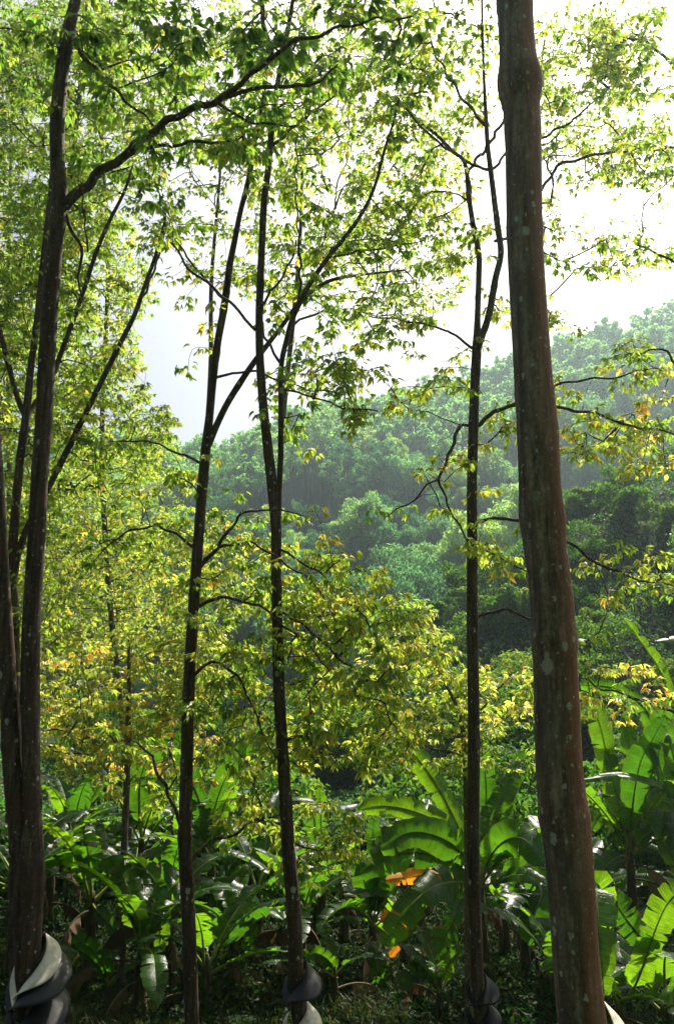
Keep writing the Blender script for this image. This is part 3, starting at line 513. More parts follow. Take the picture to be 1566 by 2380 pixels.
back_tree('pale thin rubber tree rising by the leaning trunk into bright leaves', 13.0, [(440, 2100, 10), (437, 1750, 9), (450, 1400, 8), (478, 1050, 7), (490, 850, 6), (492, 650, 5), (512, 400, 3), (530, 100, 2)],
  [(470, 250, 160, 200, .42, 0, 0.40), (540, 560, 120, 120, .3, 0, 0.44), (480, 1330, 120, 160, .55, 0, 0.49), (460, 1560, 140, 100, .58, 0, 0.51), (400, 60, 160, 120, .35, 0, 0.38)], 20, dep=1.8)

# unseen plantation trees round and behind the viewpoint, added to block sky light
def dup_tree(src, x, y, rz, s, label):
    r = src.copy(); COL.objects.link(r); r.location = (x, y, gz(x, y)); r.rotation_euler = (0, 0, rz); r.scale = (s, s, s); r['label'] = label
    for ch in src.children:
        c = ch.copy(); COL.objects.link(c); c.parent = r
    return r
for (k, x, y, rz, s, lab) in ((3, -5.6, .2, 2.0, 1.0, 'unseen rubber tree added uphill beside the twin-stemmed one to block sky light'), (4, 5.4, .0, 1.0, 1.05, 'unseen rubber tree added uphill past the thick trunk to block sky light'), (2, -1.6, -3.6, 3.3, 1.05, 'unseen rubber tree added uphill in the second row to block sky light'),
                              (3, 3.0, -4.4, 4.4, 1.1, 'unseen rubber tree added uphill behind the thick trunk to block sky light'), (4, -6.5, -5.0, .4, 1.0, 'unseen rubber tree added uphill at the corner to block sky light'), (2, 8.5, -5.5, 5.2, 1.1, 'unseen rubber tree added farthest up the slope to block sky light')):
    dup_tree(TREES[k], x, y, rz, s, lab)

# ------------------------------------------------------------------ rain guards on the tapped trunks
def strip_mat(name, stops, rough, spec, scale=18):
    return noise_material(name, stops, scale=scale, rough=rough, spec=spec, bump=.08)
M_white = strip_mat('weathered_white_plastic', [(.3, (.42, .36, .26)), (.5, (.62, .58, .48)), (.7, (.74, .72, .66))], .6, .4)
M_black_shaded = strip_mat('black_rubber_shaded', [(.3, (.006, .007, .009)), (.7, (.010, .012, .014))], .6, .15)  # same black rubber, darkened and dulled: its shade is painted in
M_black_lit = strip_mat('black_rubber_lit', [(.3, (.008, .009, .011)), (.7, (.015, .016, .018))], .5, .45)  # lit copy of the black rubber, greyer and glossier
M_tar = strip_mat('black_sealant', [(.3, (.01, .009, .008)), (.7, (.02, .018, .016))], .5, .4)
def skirt(name, parent, loc, cx, cy, r, zapex, A, w, flare, phi_low, mat, tail=.0, off=0.0, lean=(0, 0)):
    n, m = 72, 8
    a = np.linspace(-.30 - tail, 2 * np.pi + .30 + tail * .5, n) + phi_low
    s = np.linspace(0, 1, m)
    u = (a - phi_low)
    zt = zapex + 2 * A * np.clip(1 - np.abs(1 - np.clip(u, 0, 2 * np.pi) / np.pi), 0, 1) ** .9
    zt = zt - np.where(u < 0, -u, 0) * A * .5 - np.where(u > 2 * np.pi, u - 2 * np.pi, 0) * A * .5
    rr = r + off + .006 * (u / 6.28)
    ww = w * (.63 + .37 * np.cos(u - 2.1)) * 1.0
    V = np.zeros((n, m, 3))
    for j, q in enumerate(s):
        e = rr + ww * q * math.sin(flare) * (1 + .10 * q); zz = zt - ww * q * math.cos(flare) + .012 * q * np.sin(3 * a)
        k = np.clip((zt - zapex), 0, 9)
        V[:, j, 0] = cx + lean[0] * k + np.cos(a) * e; V[:, j, 1] = cy + lean[1] * k + np.sin(a) * e; V[:, j, 2] = zz
    # the two loose ends leave the trunk along the tangent and cross in front
    ia = int(np.argmax(u >= .12)); ib = int(np.argmax(u >= 2 * np.pi - .12)) - 1; du = u[1] - u[0]
    ta = (V[ia] - V[ia + 1]); tb = (V[ib] - V[ib - 1])
    for q_ in range(ia): k_ = ia - q_; V[q_] = V[ia] * 0 + (V[ia, 0] + (V[ia] - V[ia, 0]) * (1 - .5 * (k_ / max(ia, 1)) ** 2)) + ta * k_ + np.array([0, -.001 * k_, 0])
    for q_ in range(ib + 1, n): k_ = q_ - ib; V[q_] = (V[ib, 0] + (V[ib] - V[ib, 0]) * (1 - .5 * (k_ / max(n - ib, 1)) ** 2)) + tb * k_ + np.array([0, -.003 * k_, 0])
    i = np.arange(n - 1)[:, None] * m; j = np.arange(m - 1)[None]
    Q = np.stack([i + j, i + m + j, i + m + j + 1, i + j + 1], -1).reshape(-1, 4)
    o = mesh_np(name, V.reshape(-1, 3), [Q], mat, parent, loc, True)
    sd = o.modifiers.new('s', 'SOLIDIFY'); sd.thickness = .003; sd.offset = 1
    return o
def apex(px, py, Y): p = P(px, py, Y); return p
def rain_guard(label, px_c, px_apex, py_apex, Y, rpx, layers):
    c = P(px_c, py_apex, Y); r = rpx * mpp(py_apex, Y)
    root = thing('rain_guard', (c[0], c[1], c[2]), label, 'rain guard', 'rain guards on the tapped trunks')
    ph = -math.pi / 2 + math.asin(np.clip((px_apex - px_c) / rpx, -1, 1))
    for (nm, dz, A, w, fl, mat, tail, off) in layers:
        skirt(nm, root, (c[0], c[1], c[2]), c[0], c[1], r, c[2] + dz, A, w, fl, ph, mat, tail, off)
    return root
rain_guard('dirty white plastic strip over two black rubber skirts tied round the twin-stemmed trunk', 69, 55, 2296, 6.8, 28.5,
  [('white_strip', 0, .19, .14, R(50), M_white, .28, .010), ('black_skirt', -.03, .19, .26, R(47), M_black_lit, .1, .006), ('lower_skirt', -.27, .19, .27, R(47), M_black_lit, .0, .006), ('seal_line', .035, .19, .03, R(4), M_tar, 0, .004)])
rain_guard('black rubber skirt over a pale one on the straight trunk with a parallel side stem', 691, 677, 2303, 8.0, 20.5,
  [('black_skirt', 0, .12, .19, R(43), M_black_lit, .1, .008), ('white_skirt', -.33, .13, .2, R(40), M_white, .0, .006), ('seal_line', .03, .12, .03, R(4), M_tar, 0, .004)])
rain_guard('black rubber skirt lost in shade at the foot of the slim high-forking trunk', 1111, 1105, 2316, 8.6, 18.5,
  [('black_skirt', 0, .12, .17, R(44), M_black_shaded, .1, .006), ('lower_skirt', -.22, .12, .19, R(42), M_black_shaded, .0, .005)])
rain_guard('pale plastic guard just peeping out beside the foot of the thick trunk', 1372, 1345, 2545, 4.3, 58,
  [('white_skirt', 0, .225, .13, R(44), M_white, .1, .008), ('lower_skirt', -.2, .18, .2, R(44), M_black_shaded, .0, .005)])

# ------------------------------------------------------------------ banana plants
def frames(q):
    return unit(np.gradient(q, axis=0))
def banana_leaf(parent, loc, path, width, hint, rg, mat=None, tears=6, fold=.5, droop=.25, petiole=.14, dead=False, rib=True):
    q = spline(path, 100)  # control only
    q = spline(path, np.sum(np.linalg.norm(np.diff(np.asarray(path, float), axis=0), axis=1)) / 40)
    m = len(q); T = frames(q); tears = tears + 5 if not dead else tears; width = width * (.9 if not dead else 1); s = np.concatenate([[0], np.cumsum(np.linalg.norm(np.diff(q, axis=0), axis=1))]); L_ = s[-1]; s = s / L_
    hint = np.asarray(hint, float); S = unit(np.cross(T, hint)); N = np.cross(S, T)
    i0 = int(np.searchsorted(s, petiole)); t = np.clip((s - s[i0]) / (1 - s[i0]), 0, 1)
    w = width * .5 * np.minimum(1, (t / .12)) ** .55 * np.sqrt(np.clip(1 - np.maximum(0, (t - .5) / .5) ** 2.4, 0, 1)) * (.9 + .1 * np.sin(t * 9 + rg.uniform(0, 6)))
    vs = np.array([0.0, .3, .62, .85, 1.0]); g = Geo(); AL, AC = [], []
    for sd in (-1, 1):
        cuts = sorted(set([i0, m - 1] + [int(x) for x in rg.uniform(i0 + 3, m - 3, rg.poisson(tears))])); cuts = [c for k, c in enumerate(cuts) if k == 0 or c - cuts[k - 1] > 1]
        for a, b in zip(cuts[:-1], cuts[1:]):
            idx = np.arange(a, b + 1); fo = fold + rg.normal(0, .12 + .1 * (tears > 8)); dr = droop * rg.uniform(.6, 1.6); sh = rg.normal(0, .015); k = len(idx)
            V = np.zeros((k, len(vs), 3)); fr = np.linspace(-1, 1, k)
            cor = .012 * width * np.sin(idx * 2.1 + rg.uniform(0, 6)) + .02 * width * np.sin(idx * .7 + rg.uniform(0, 6))
            for j, v in enumerate(vs):
                ww = w[idx] * v
                gapx = -.028 * L_ / 2 * fr * np.abs(fr) ** 2 * v ** 2 * (1 if b - a > 1 else .6) * (tears > 0)
                V[:, j] = q[idx] + S[idx] * (sd * ww * math.cos(fo))[:, None] + N[idx] * (ww * math.sin(fo) * 1.0 - dr * ww * v + cor * v * (ww > 0))[:, None] + T[idx] * ((gapx + sh * v + .10 * ww)[:, None])
                if dead: V[:, j, :] += np.array([0, 0, -.05]) * v
            # slightly ragged rim
            V[:, -1] += T[idx] * rg.normal(0, .006, k)[:, None] + S[idx] * (sd * rg.normal(0, .006, k))[:, None]
            i = np.arange(k - 1)[:, None] * len(vs); j = np.arange(len(vs) - 1)[None]
            AL.append(np.repeat(s[idx] * L_ + 3.7 * tears, len(vs)) + sd * .5); AC.append(np.tile(vs, k) * sd)
            Q = np.stack([i + j, i + len(vs) + j, i + len(vs) + j + 1, i + j + 1], -1).reshape(-1, 4)
            if sd < 0: Q = Q[:, ::-1]
            g.add(V.reshape(-1, 3), Q)
    o = g.build('dead_leaf' if dead else 'leaf', mat or (M_ban_dead if dead else M_ban), parent, loc, True, {'along': np.concatenate(AL), 'across': np.concatenate(AC)})
    if rib:
        rr = np.interp(s, [0, petiole, .5, 1], [.028, .02, .012, .003]) * (width / .55) ** .5
        r = Geo(); r.add(*tube(q - N * .006, rr, 6, True)); ro = r.build('midrib', M_ban_dead if dead else M_rib, None, loc); ro.parent = o; ro.location = (0, 0, 0)
    return o
def arc_path(hub, az, el0, L_, curl, rg, n=7):
    """a leaf that leaves the hub at elevation el0 and bends over by curl radians"""
    p = np.array(hub, float); out = [p.copy()]; el = el0
    for k in range(n):
        el = el0 - curl * ((k + .5) / n) ** 1.4; d = np.array([math.cos(az) * math.cos(el), math.sin(az) * math.cos(el), math.sin(el)])
        p = p + d * L_ / n; out.append(p.copy())
        az += rg.normal(0, .03)
    return out
def banana(label, px, Y, py_hub, heros=(), n_auto=7, seed=0, Lr=(1.5, 2.1), wr=(.42, .56), lean=0.0, dead=2, az_range=None, rad=.085, el=(.5, 1.35)):
    rg = np.random.default_rng(5000 + seed)
    hub = P(px, py_hub, Y); gx, gy = hub[0] - lean, Y; base = np.array([gx, gy, gz(gx, gy)])
    root = thing('banana_plant', base, label, 'banana plant', 'banana plants below the rubber trees')
    H = hub[2] - base[2]
    st = [[gx, gy, base[2] - .1], [gx + lean * .15, gy, base[2] + H * .4], [gx + lean * .55, gy, base[2] + H * .75], list(hub), [hub[0] + lean * .1, gy, hub[2] + .12]]
    q = spline([[*a, r] for a, r in zip(st, [rad * 1.25, rad, rad * .85, rad * .6, rad * .3])], .06)
    ph = rg.uniform(0, 6.28)
    def lump(pts, a):
        zz = np.linspace(0, 1, len(pts)); return 1 + .10 * np.sin(2 * a + ph)[None] * np.cos(zz * 9)[:, None] + .09 * (((zz * 7 + ph) % 1) < .12)[:, None] * np.ones(len(a))[None] + .05 * np.sin(5 * a + zz[:, None] * 20)
    g = Geo(); g.add(*tube(q[:, :3], q[:, 3], 14, True, lump)); g.build('pseudostem', M_pseudo, root, base)
    for h in heros:
        pts = [hub + [0, 0, -.05]] if not h.get('free') else []
        pts += [P(a[0], a[1], Y + (a[2] if len(a) > 2 else 0)) for a in h['p']]
        banana_leaf(root, base, pts, h.get('w', .5), h.get('n', (0, -.6, .8)), rg, mat=h.get('m'), tears=h.get('t', 3), fold=h.get('f', .35), droop=h.get('d', .2), petiole=h.get('pet', .16))
    for k in range(n_auto):
        az = rg.uniform(*az_range) if az_range else 2.4 * k + seed + rg.normal(0, .25)
        e = rg.uniform(*el); L_ = rg.uniform(*Lr)
        banana_leaf(root, base, arc_path(hub + rg.normal(0, .015, 3) + [0, 0, -.02 * k], az, e, L_, rg.uniform(.6, 1.7), rg), rg.uniform(*wr), (rg.normal(0, .15), rg.normal(0, .15), 1), rg, tears=rg.integers(2, 11), fold=rg.uniform(.1, .6), droop=rg.uniform(.15, .5), petiole=rg.uniform(.14, .22))
    for k in range(dead):
        az = rg.uniform(0, 6.28)
        banana_leaf(root, base, arc_path(hub + np.array([0, 0, -.15 - .2 * k]), az, .2, rg.uniform(1.0, 1.6), 1.9, rg), rg.uniform(.14, .26), (0, 0, 1), rg, dead=True, tears=9, fold=-.9, droop=.4, petiole=.2)
    return root
CAM = (0, -.75, .65); FL = (0, -1, .1); UPH = (0, -.25, 1)
# the big clump in the middle right
banana('broad banana clump with leaves fanning over an orange dying one, by the slim high-forking trunk', 1112, 12.0, 2060,
  [dict(p=[(1085, 1990), (1030, 1920, -.1), (960, 1885, -.2), (890, 1872, -.3), (830, 1880, -.4)], w=.42, n=(0, -.95, .3), t=2, f=.25, d=.3),
   dict(p=[(1085, 1975, .2), (1050, 1890, .3), (1000, 1800, .3), (930, 1715, .3)], w=.46, n=(.3, -.85, .2), t=1, f=.1),
   dict(p=[(1080, 1990, -.2), (1020, 1945, -.5), (950, 1935, -.7), (880, 1975, -.9)], w=.56, n=(0, -1, .3), t=1, f=.2, d=.35),
   dict(p=[(1075, 2020, -.1), (1000, 1985, -.3), (920, 1985, -.5), (820, 2035, -.7)], w=.52, n=(0, -1, .3), t=3, f=.2, d=.35),
   dict(p=[(1075, 2050, -.3), (1010, 2060, -.7), (950, 2110, -.9), (890, 2200, -1.0)], w=.54, n=(-.3, -1, .3), t=4, f=.2, d=.4),
   dict(p=[(1140, 1990, -.2), (1180, 1950, -.5), (1225, 1955, -.7), (1262, 2015, -.9)], w=.6, n=(.1, -.85, .5), t=2, f=.1, d=.35),
   dict(p=[(1145, 2050, -.1), (1190, 2035, -.3), (1230, 2035, -.4), (1270, 2060, -.5)], w=.36, n=(0, -.6, .8), t=4, f=.3),
   dict(p=[(1150, 1960, .3), (1170, 1860, .5), (1200, 1790, .6), (1240, 1740, .6)], w=.46, n=(-.2, -.85, .4), t=2, f=.3),
   dict(p=[(1120, 1960, .3), (1130, 1860, .4), (1125, 1780, .4), (1110, 1700, .4)], w=.42, n=(0, -1, .1), t=2, f=.3),
   dict(p=[(1060, 2045, .3), (1010, 2030, .4), (960, 2036, .4), (895, 2045, .4)], w=.26, n=(0, -.9, .3), m=M_ban_orange, t=7, f=-.3, d=.5),
   dict(p=[(1070, 2090, -.2), (1050, 2140, -.4), (1030, 2190, -.5), (1010, 2240, -.6)], w=.42, n=(.4, -.9, .2), t=3, f=.2)],
  n_auto=3, seed=1, Lr=(1.5, 2.0), dead=3, rad=.11)
banana('banana plant with a wide hanging dark leaf tucked close to the thick trunk', 1215, 12.6, 2110,
  [dict(p=[(1240, 2055, -.2), (1258, 2075, -.4), (1240, 2130, -.5), (1225, 2200, -.5)], w=.56, n=(0, -1, .25), t=3, f=-.1, d=.15, pet=.2),
   dict(p=[(1205, 2060, .1), (1195, 2010, .1), (1180, 1960, .1)], w=.46, n=(0, -1, .1), t=1, f=.25),
   dict(p=[(1225, 2130, 0), (1270, 2180, -.2), (1300, 2250, -.3), (1310, 2330, -.3)], w=.4, n=(-.2, -.95, .2), t=3)], n_auto=3, seed=2, Lr=(1.0, 1.5), dead=1, rad=.07)
# the group at the frame's side
banana('tall banana with bright translucent leaves and a long level leaf, beyond the thick trunk', 1462, 13.0, 1985,
  [dict(p=[(1440, 1880), (1418, 1790, .1), (1400, 1710, .1), (1380, 1620, .1)], w=.5, n=(.15, -1, .1), t=1, f=.15, pet=.22),
   dict(p=[(1470, 1880, .3), (1500, 1760, .5), (1530, 1680, .5), (1566, 1610, .5)], w=.5, n=(0, -1, .2), t=4, f=.2),
   dict(p=[(1490, 1900, -.4), (1540, 1835, -.6), (1500, 1812, -.7), (1430, 1800, -.8), (1350, 1812, -.9)], w=.3, n=(0, -.5, .85), t=2, f=.3, d=.5, free=True, pet=.05),
   dict(p=[(1455, 1900, .1), (1440, 1830, .2), (1425, 1780, .2), (1405, 1745, .1)], w=.42, n=(-.2, -.9, .3), t=1, f=.3),
   dict(p=[(1470, 1870, -.3), (1488, 1770, -.5), (1520, 1710, -.6), (1545, 1660, -.6)], w=.52, n=(.1, -1, .2), t=2, f=.1),
   dict(p=[(1465, 1850, .4), (1462, 1740, .5), (1455, 1690, .5), (1450, 1650, .5)], w=.4, n=(0, -1, .1), t=1),
   dict(p=[(1450, 1920, .2), (1420, 1890, .2), (1395, 1890, .2), (1370, 1930, .1)], w=.45, n=(0, -.9, .4), t=2, f=.2),
   dict(p=[(1490, 1950, -.2), (1530, 1920, -.4), (1566, 1915, -.5), (1620, 1950, -.6)], w=.5, n=(0, -.6, .8), t=5, f=.2),
   dict(p=[(1440, 1990, -.2), (1410, 2010, -.3), (1390, 2030, -.4), (1360, 2010, -.5)], w=.42, n=(0, -.6, .8), t=3)],
  n_auto=2, seed=3, Lr=(1.5, 2.0), dead=2, rad=.09)
banana('banana sending one long stiff leaf up above its neighbours', 1590, 13.4, 1900,
  [dict(p=[(1580, 1720, .1), (1545, 1590, .1), (1500, 1510, 0), (1445, 1435, -.1)], w=.40, n=(.55, -.7, .45), t=2, f=.55, d=.1, pet=.35),
   dict(p=[(1600, 1750, .4), (1640, 1560, .5), (1600, 1490, .5), (1520, 1490, .4)], w=.4, n=(0, -.6, .8), t=4, f=.1),
   dict(p=[(1560, 1760, .3), (1500, 1650, .4), (1430, 1600, .4), (1340, 1590, .3)], w=.46, n=(.1, -1, .15), t=4, f=.1, d=.4),
   dict(p=[(1570, 1780, -.5), (1545, 1700, -.8), (1530, 1760, -1.0), (1560, 1860, -1.1)], w=.42, n=(0, -.9, .4), t=3),
   dict(p=[(1540, 1860, -.6), (1518, 1880, -.8), (1540, 1940, -.9), (1580, 2040, -.9)], w=.42, n=(.2, -.95, .2), t=2, f=.1),
   dict(p=[(1550, 1850, 0), (1500, 1850, -.2), (1460, 1900, -.3), (1430, 1960, -.4)], w=.42, n=(0, -1, .3), t=4)],
  n_auto=3, seed=4, dead=2, rad=.1)
banana('lower banana with ribbed dark leaves beside the foot of the thick trunk', 1440, 9.6, 2330,
  [dict(p=[(1420, 2200), (1400, 2090, -.2), (1385, 2060, -.4), (1395, 2200, -.8), (1405, 2330, -.9)], w=.42, n=(-.2, -1, .15), t=2, f=.05, d=.1, free=True, pet=.05),
   dict(p=[(1470, 2240, -.1), (1500, 2200, -.2), (1450, 2130, -.2), (1405, 2060, -.1)], w=.4, n=(-.3, -.9, .3), t=4, f=.2, free=True),
   dict(p=[(1480, 2280, -.2), (1530, 2140, -.3), (1566, 2080, -.3), (1620, 2050, -.2)], w=.42, n=(.2, -.95, .3), t=2, f=.15)],
  n_auto=3, seed=5, Lr=(1.0, 1.4), dead=4, rad=.08, el=(.2, .9))
banana('banana at the frame edge with torn brown hanging leaves', 1600, 14.5, 2060, [dict(p=[(1560, 2080, 0), (1500, 2050, -.1), (1450, 2060, -.2), (1390, 2110, -.3)], w=.34, n=(0, -.5, .85), t=4, f=.3)], n_auto=6, seed=6, dead=4)
# middle group
banana('small banana with upright bright paddle leaf between the two central trunks and the dark gully', 748, 15.0, 2010,
  [dict(p=[(748, 1960), (746, 1890), (744, 1825)], w=.26, n=(0, -1, 0), t=0, f=.3, pet=.1),
   dict(p=[(735, 1950, .1), (725, 1880, .1), (690, 1860, .1), (600, 1885, 0)], w=.36, n=(0, -.5, .9), t=3, f=.1, d=.4)], n_auto=6, seed=7, Lr=(1.2, 1.7), dead=1)
banana('banana with a pair of tall sunlit leaves just beyond the leaning trunk', 492, 14.0, 2000,
  [dict(p=[(492, 1930), (508, 1850, .1), (540, 1780, .1), (585, 1722, .1)], w=.5, n=(.1, -1, .1), t=2, f=.35, pet=.12),
   dict(p=[(480, 1930, .2), (460, 1850, .2), (430, 1780, .2), (412, 1690, .2)], w=.44, n=(0, -1, .1), t=1, f=.2),
   dict(p=[(495, 2040, -.2), (505, 2100, -.5), (512, 2210, -.6), (508, 2320, -.6)], w=.32, n=(0, -1, .1), t=3, f=.2, d=.2, free=True, pet=.1)], n_auto=6, seed=8, dead=2)
banana('banana whose broad glowing leaf spreads behind golden rubber leaves', 330, 14.5, 1960,
  [dict(p=[(325, 1880), (330, 1800, .1), (365, 1720, .1), (408, 1648, .1)], w=.62, n=(0, -1, .15), t=2, f=.15, pet=.15),
   dict(p=[(300, 1900, .1), (262, 1830, 0), (215, 1780, -.2), (155, 1738, -.4)], w=.4, n=(.35, -.35, .85), t=3, f=.5, d=.2)], n_auto=6, seed=9, dead=2)
banana('dark banana with a wide drooping leaf between the twin stems and the leaning trunk', 395, 12.5, 2110,
  [dict(p=[(388, 2060, -.2), (378, 2075, -.4), (375, 2140, -.5), (372, 2215, -.5)], w=.36, n=(.3, -.95, .1), t=1, f=.3, pet=.05),
   dict(p=[(375, 2060, -.1), (330, 2020, -.2), (270, 2015, -.3), (200, 2040, -.4)], w=.46, n=(0, -.6, .8), t=4)], n_auto=6, seed=10, dead=3)
banana('banana with leaves reaching past the twin stems into the gloom', 215, 13.0, 2090,
  [dict(p=[(230, 2120, -.3), (290, 2170, -.5), (350, 2120, -.6)], w=.3, n=(0, -1, .35), t=3),
   dict(p=[(205, 2060, 0), (190, 2010, 0), (160, 1990, 0), (110, 2000, 0)], w=.42, n=(0, -1, .35), t=3)], n_auto=6, seed=11, dead=3)
banana('low banana sucker with one long leaf drooping near the grass', 255, 11.2, 2290, [dict(p=[(245, 2250, -.1), (222, 2215, -.2), (190, 2190, -.3), (165, 2200, -.3)], w=.3, n=(0, -1, .3), t=1)], n_auto=4, seed=12, Lr=(.8, 1.1), wr=(.25, .34), dead=0, rad=.045)
banana('banana under the low leafy branch, its leaves edged with light', 600, 13.5, 2080, [dict(p=[(620, 2040, -.2), (650, 2000, -.4), (690, 2010, -.5), (720, 2050, -.6)], w=.46, n=(0, -.5, .9), t=4), dict(p=[(590, 2120, -.3), (580, 2180, -.4), (560, 2230, -.4)], w=.3, n=(.2, -.95, .1), t=2)], n_auto=6, seed=13, dead=3)
banana('banana standing left of the orange hanging leaf with pale upright stalks', 865, 12.8, 2150,
  [dict(p=[(850, 2060, 0), (832, 2010, 0), (800, 1990, 0)], w=.44, n=(0, -1, .2), t=1, f=.2), dict(p=[(880, 2060, 0), (890, 2000, 0), (880, 1960, 0)], w=.42, n=(0, -1, .2), t=1, f=.2),
   dict(p=[(895, 2060, .1), (880, 1990, .1), (868, 1940, .2), (872, 1880, .2)], w=.36, n=(.1, -1, 0), t=2, f=.2),
   dict(p=[(885, 2195, -.3), (878, 2215, -.5), (874, 2270, -.55), (870, 2335, -.55)], w=.44, n=(0, -1, .2), t=3, f=.1, d=.15, free=True, pet=.02),
   dict(p=[(905, 2130, -.2), (930, 2150, -.3), (925, 2190, -.3), (905, 2225, -.3)], w=.22, n=(0, -1, .1), m=M_ban_orange, t=4, f=-.2)], n_auto=4, seed=14, Lr=(1.0, 1.5), dead=2, rad=.075)
banana('banana with broad leaves half hidden by the twin stems', 40, 12.8, 2050, [], n_auto=9, seed=15, dead=3)
banana('banana deep in the gully with long dark leaves behind the pair of sunlit ones', 420, 17.5, 1960, [], n_auto=8, seed=16, dead=1)
banana('banana far back in the gully under the golden young tree', 170, 17.0, 1940, [], n_auto=8, seed=17, dead=1)
banana('banana far back in the gully behind the low leafy branch', 640, 18.0, 1950, [], n_auto=8, seed=18, dead=1)
banana('tattered banana between the slanting orange leaf and the slim trunk, set far back', 990, 16.5, 1990, [], n_auto=7, seed=19, dead=1)
banana('small banana sucker in the weeds by the straight trunk', 778, 11.6, 2270, [dict(p=[(770, 2240), (735, 2215, -.1), (700, 2230, -.2)], w=.26, n=(0, -1, .35), t=3)], n_auto=4, seed=20, Lr=(.8, 1.2), wr=(.25, .36), dead=1, rad=.045)
banana('banana sucker spreading low leaves by the guard in shade', 1020, 11.0, 2290, [dict(p=[(1000, 2265), (960, 2265, -.1), (930, 2300, -.2)], w=.3, n=(0, -.6, .8), t=2), dict(p=[(1040, 2240, -.1), (1070, 2210, -.2), (1100, 2215, -.3)], w=.28, n=(0, -.6, .8), t=2)], n_auto=4, seed=21, Lr=(.8, 1.2), wr=(.25, .36), dead=1, rad=.05)

for (lab, px, Y, ph, sd) in (('banana with a ragged crown between the leaning trunk and the straight trunk', 545, 12.2, 2170, 31), ('banana with low dark leaves before the upright bright paddle leaf', 700, 13.0, 2120, 32), ('banana in the shade just past the guard of the slim trunk', 1170, 13.8, 2130, 33), ('stunted banana among dead leaves near the foot of the thick trunk', 1290, 11.6, 2260, 34), ('banana in deep shade beyond the twin stems with crossed leaves', 120, 14.8, 2020, 35), ('banana crowding behind the dark drooping leaf', 310, 15.5, 2040, 36), ('banana in the gully behind the fanning clump, barely lit', 1060, 15.0, 2040, 37), ('banana at the grass edge with brown hanging leaves', 330, 11.4, 2210, 38), ('banana low between the leaning trunk and the broad drooping leaf', 480, 11.3, 2240, 39), ('banana behind the thick trunk with leaves fanning both ways', 1350, 13.6, 2080, 40), ('banana tucked between the straight trunk and the pale upright stalks', 800, 14.2, 2090, 41), ('banana low in the corner under the ribbed dark leaves', 1545, 10.4, 2330, 42), ('banana in the dark below the orange hanging leaf', 940, 13.4, 2200, 43)):
    banana(lab, px, Y, ph, [], n_auto=8, seed=sd, dead=3, Lr=(1.1, 1.8), wr=(.34, .5), el=(.5, 1.4))

# ------------------------------------------------------------------ ground sheet
def axis(segs):
    out = []
    for a, b, st in segs: out.append(np.arange(a, b, st))
    return np.concatenate(out + [[segs[-1][1]]])
gx_ = axis([(-700, -220, 60), (-220, -60, 8), (-60, -22, 2), (-22, 22, .4), (22, 60, 2), (60, 220, 8), (220, 700, 60)])
gy_ = axis([(-60, -2, 1), (-2, 46, .4), (46, 175, 3), (175, 1500, 60)])
XX, YY = np.meshgrid(gx_, gy_); ZZ = ground(XX, YY); nx = len(gx_)
i = np.arange(len(gy_) - 1)[:, None] * nx; j = np.arange(nx - 1)[None]
Q = np.stack([i + j, i + j + 1, i + nx + j + 1, i + nx + j], -1).reshape(-1, 4)
M_ground = noise_material('forest_floor', [(.3, (.008, .014, .006)), (.45, (.02, .028, .011)), (.55, (.018, .038, .012)), (.64, (.03, .034, .015)), (.74, (.055, .042, .024))], scale=2.2, detail=9, bump=.8, rough=.95, spec=.1)
tag(mesh_np('ground', np.stack([XX, YY, ZZ], -1).reshape(-1, 3), [Q], M_ground, smooth=True), kind='structure')

# ------------------------------------------------------------------ vegetation of small leaves
def leafquads(c, nrm, L_, W_, rg, droop=.5):
    """leaf-shaped rhombs folded along the midrib: centre, outward normal, length, width"""
    n = len(c); d = unit(rg.normal(0, 1, (n, 3)) + np.array([0, 0, -droop])); d = unit(d - nrm * np.sum(d * nrm, 1, keepdims=True) * .7); s = unit(np.cross(d, nrm)); nn = np.cross(s, d)
    T_ = np.array([[-.5, 0, 0], [0, -.5, .08], [0, .5, .08], [.5, 0, -.06]])
    V = c[:, None] + T_[None, :, 0:1] * d[:, None] * L_[:, None, None] + T_[None, :, 1:2] * s[:, None] * W_[:, None, None] + T_[None, :, 2:3] * nn[:, None] * L_[:, None, None]
    off = (np.arange(n) * 4)[:, None, None]; t = np.array([[0, 1, 3], [0, 3, 2]])
    return V.reshape(-1, 3), (t[None] + off).reshape(-1, 3)
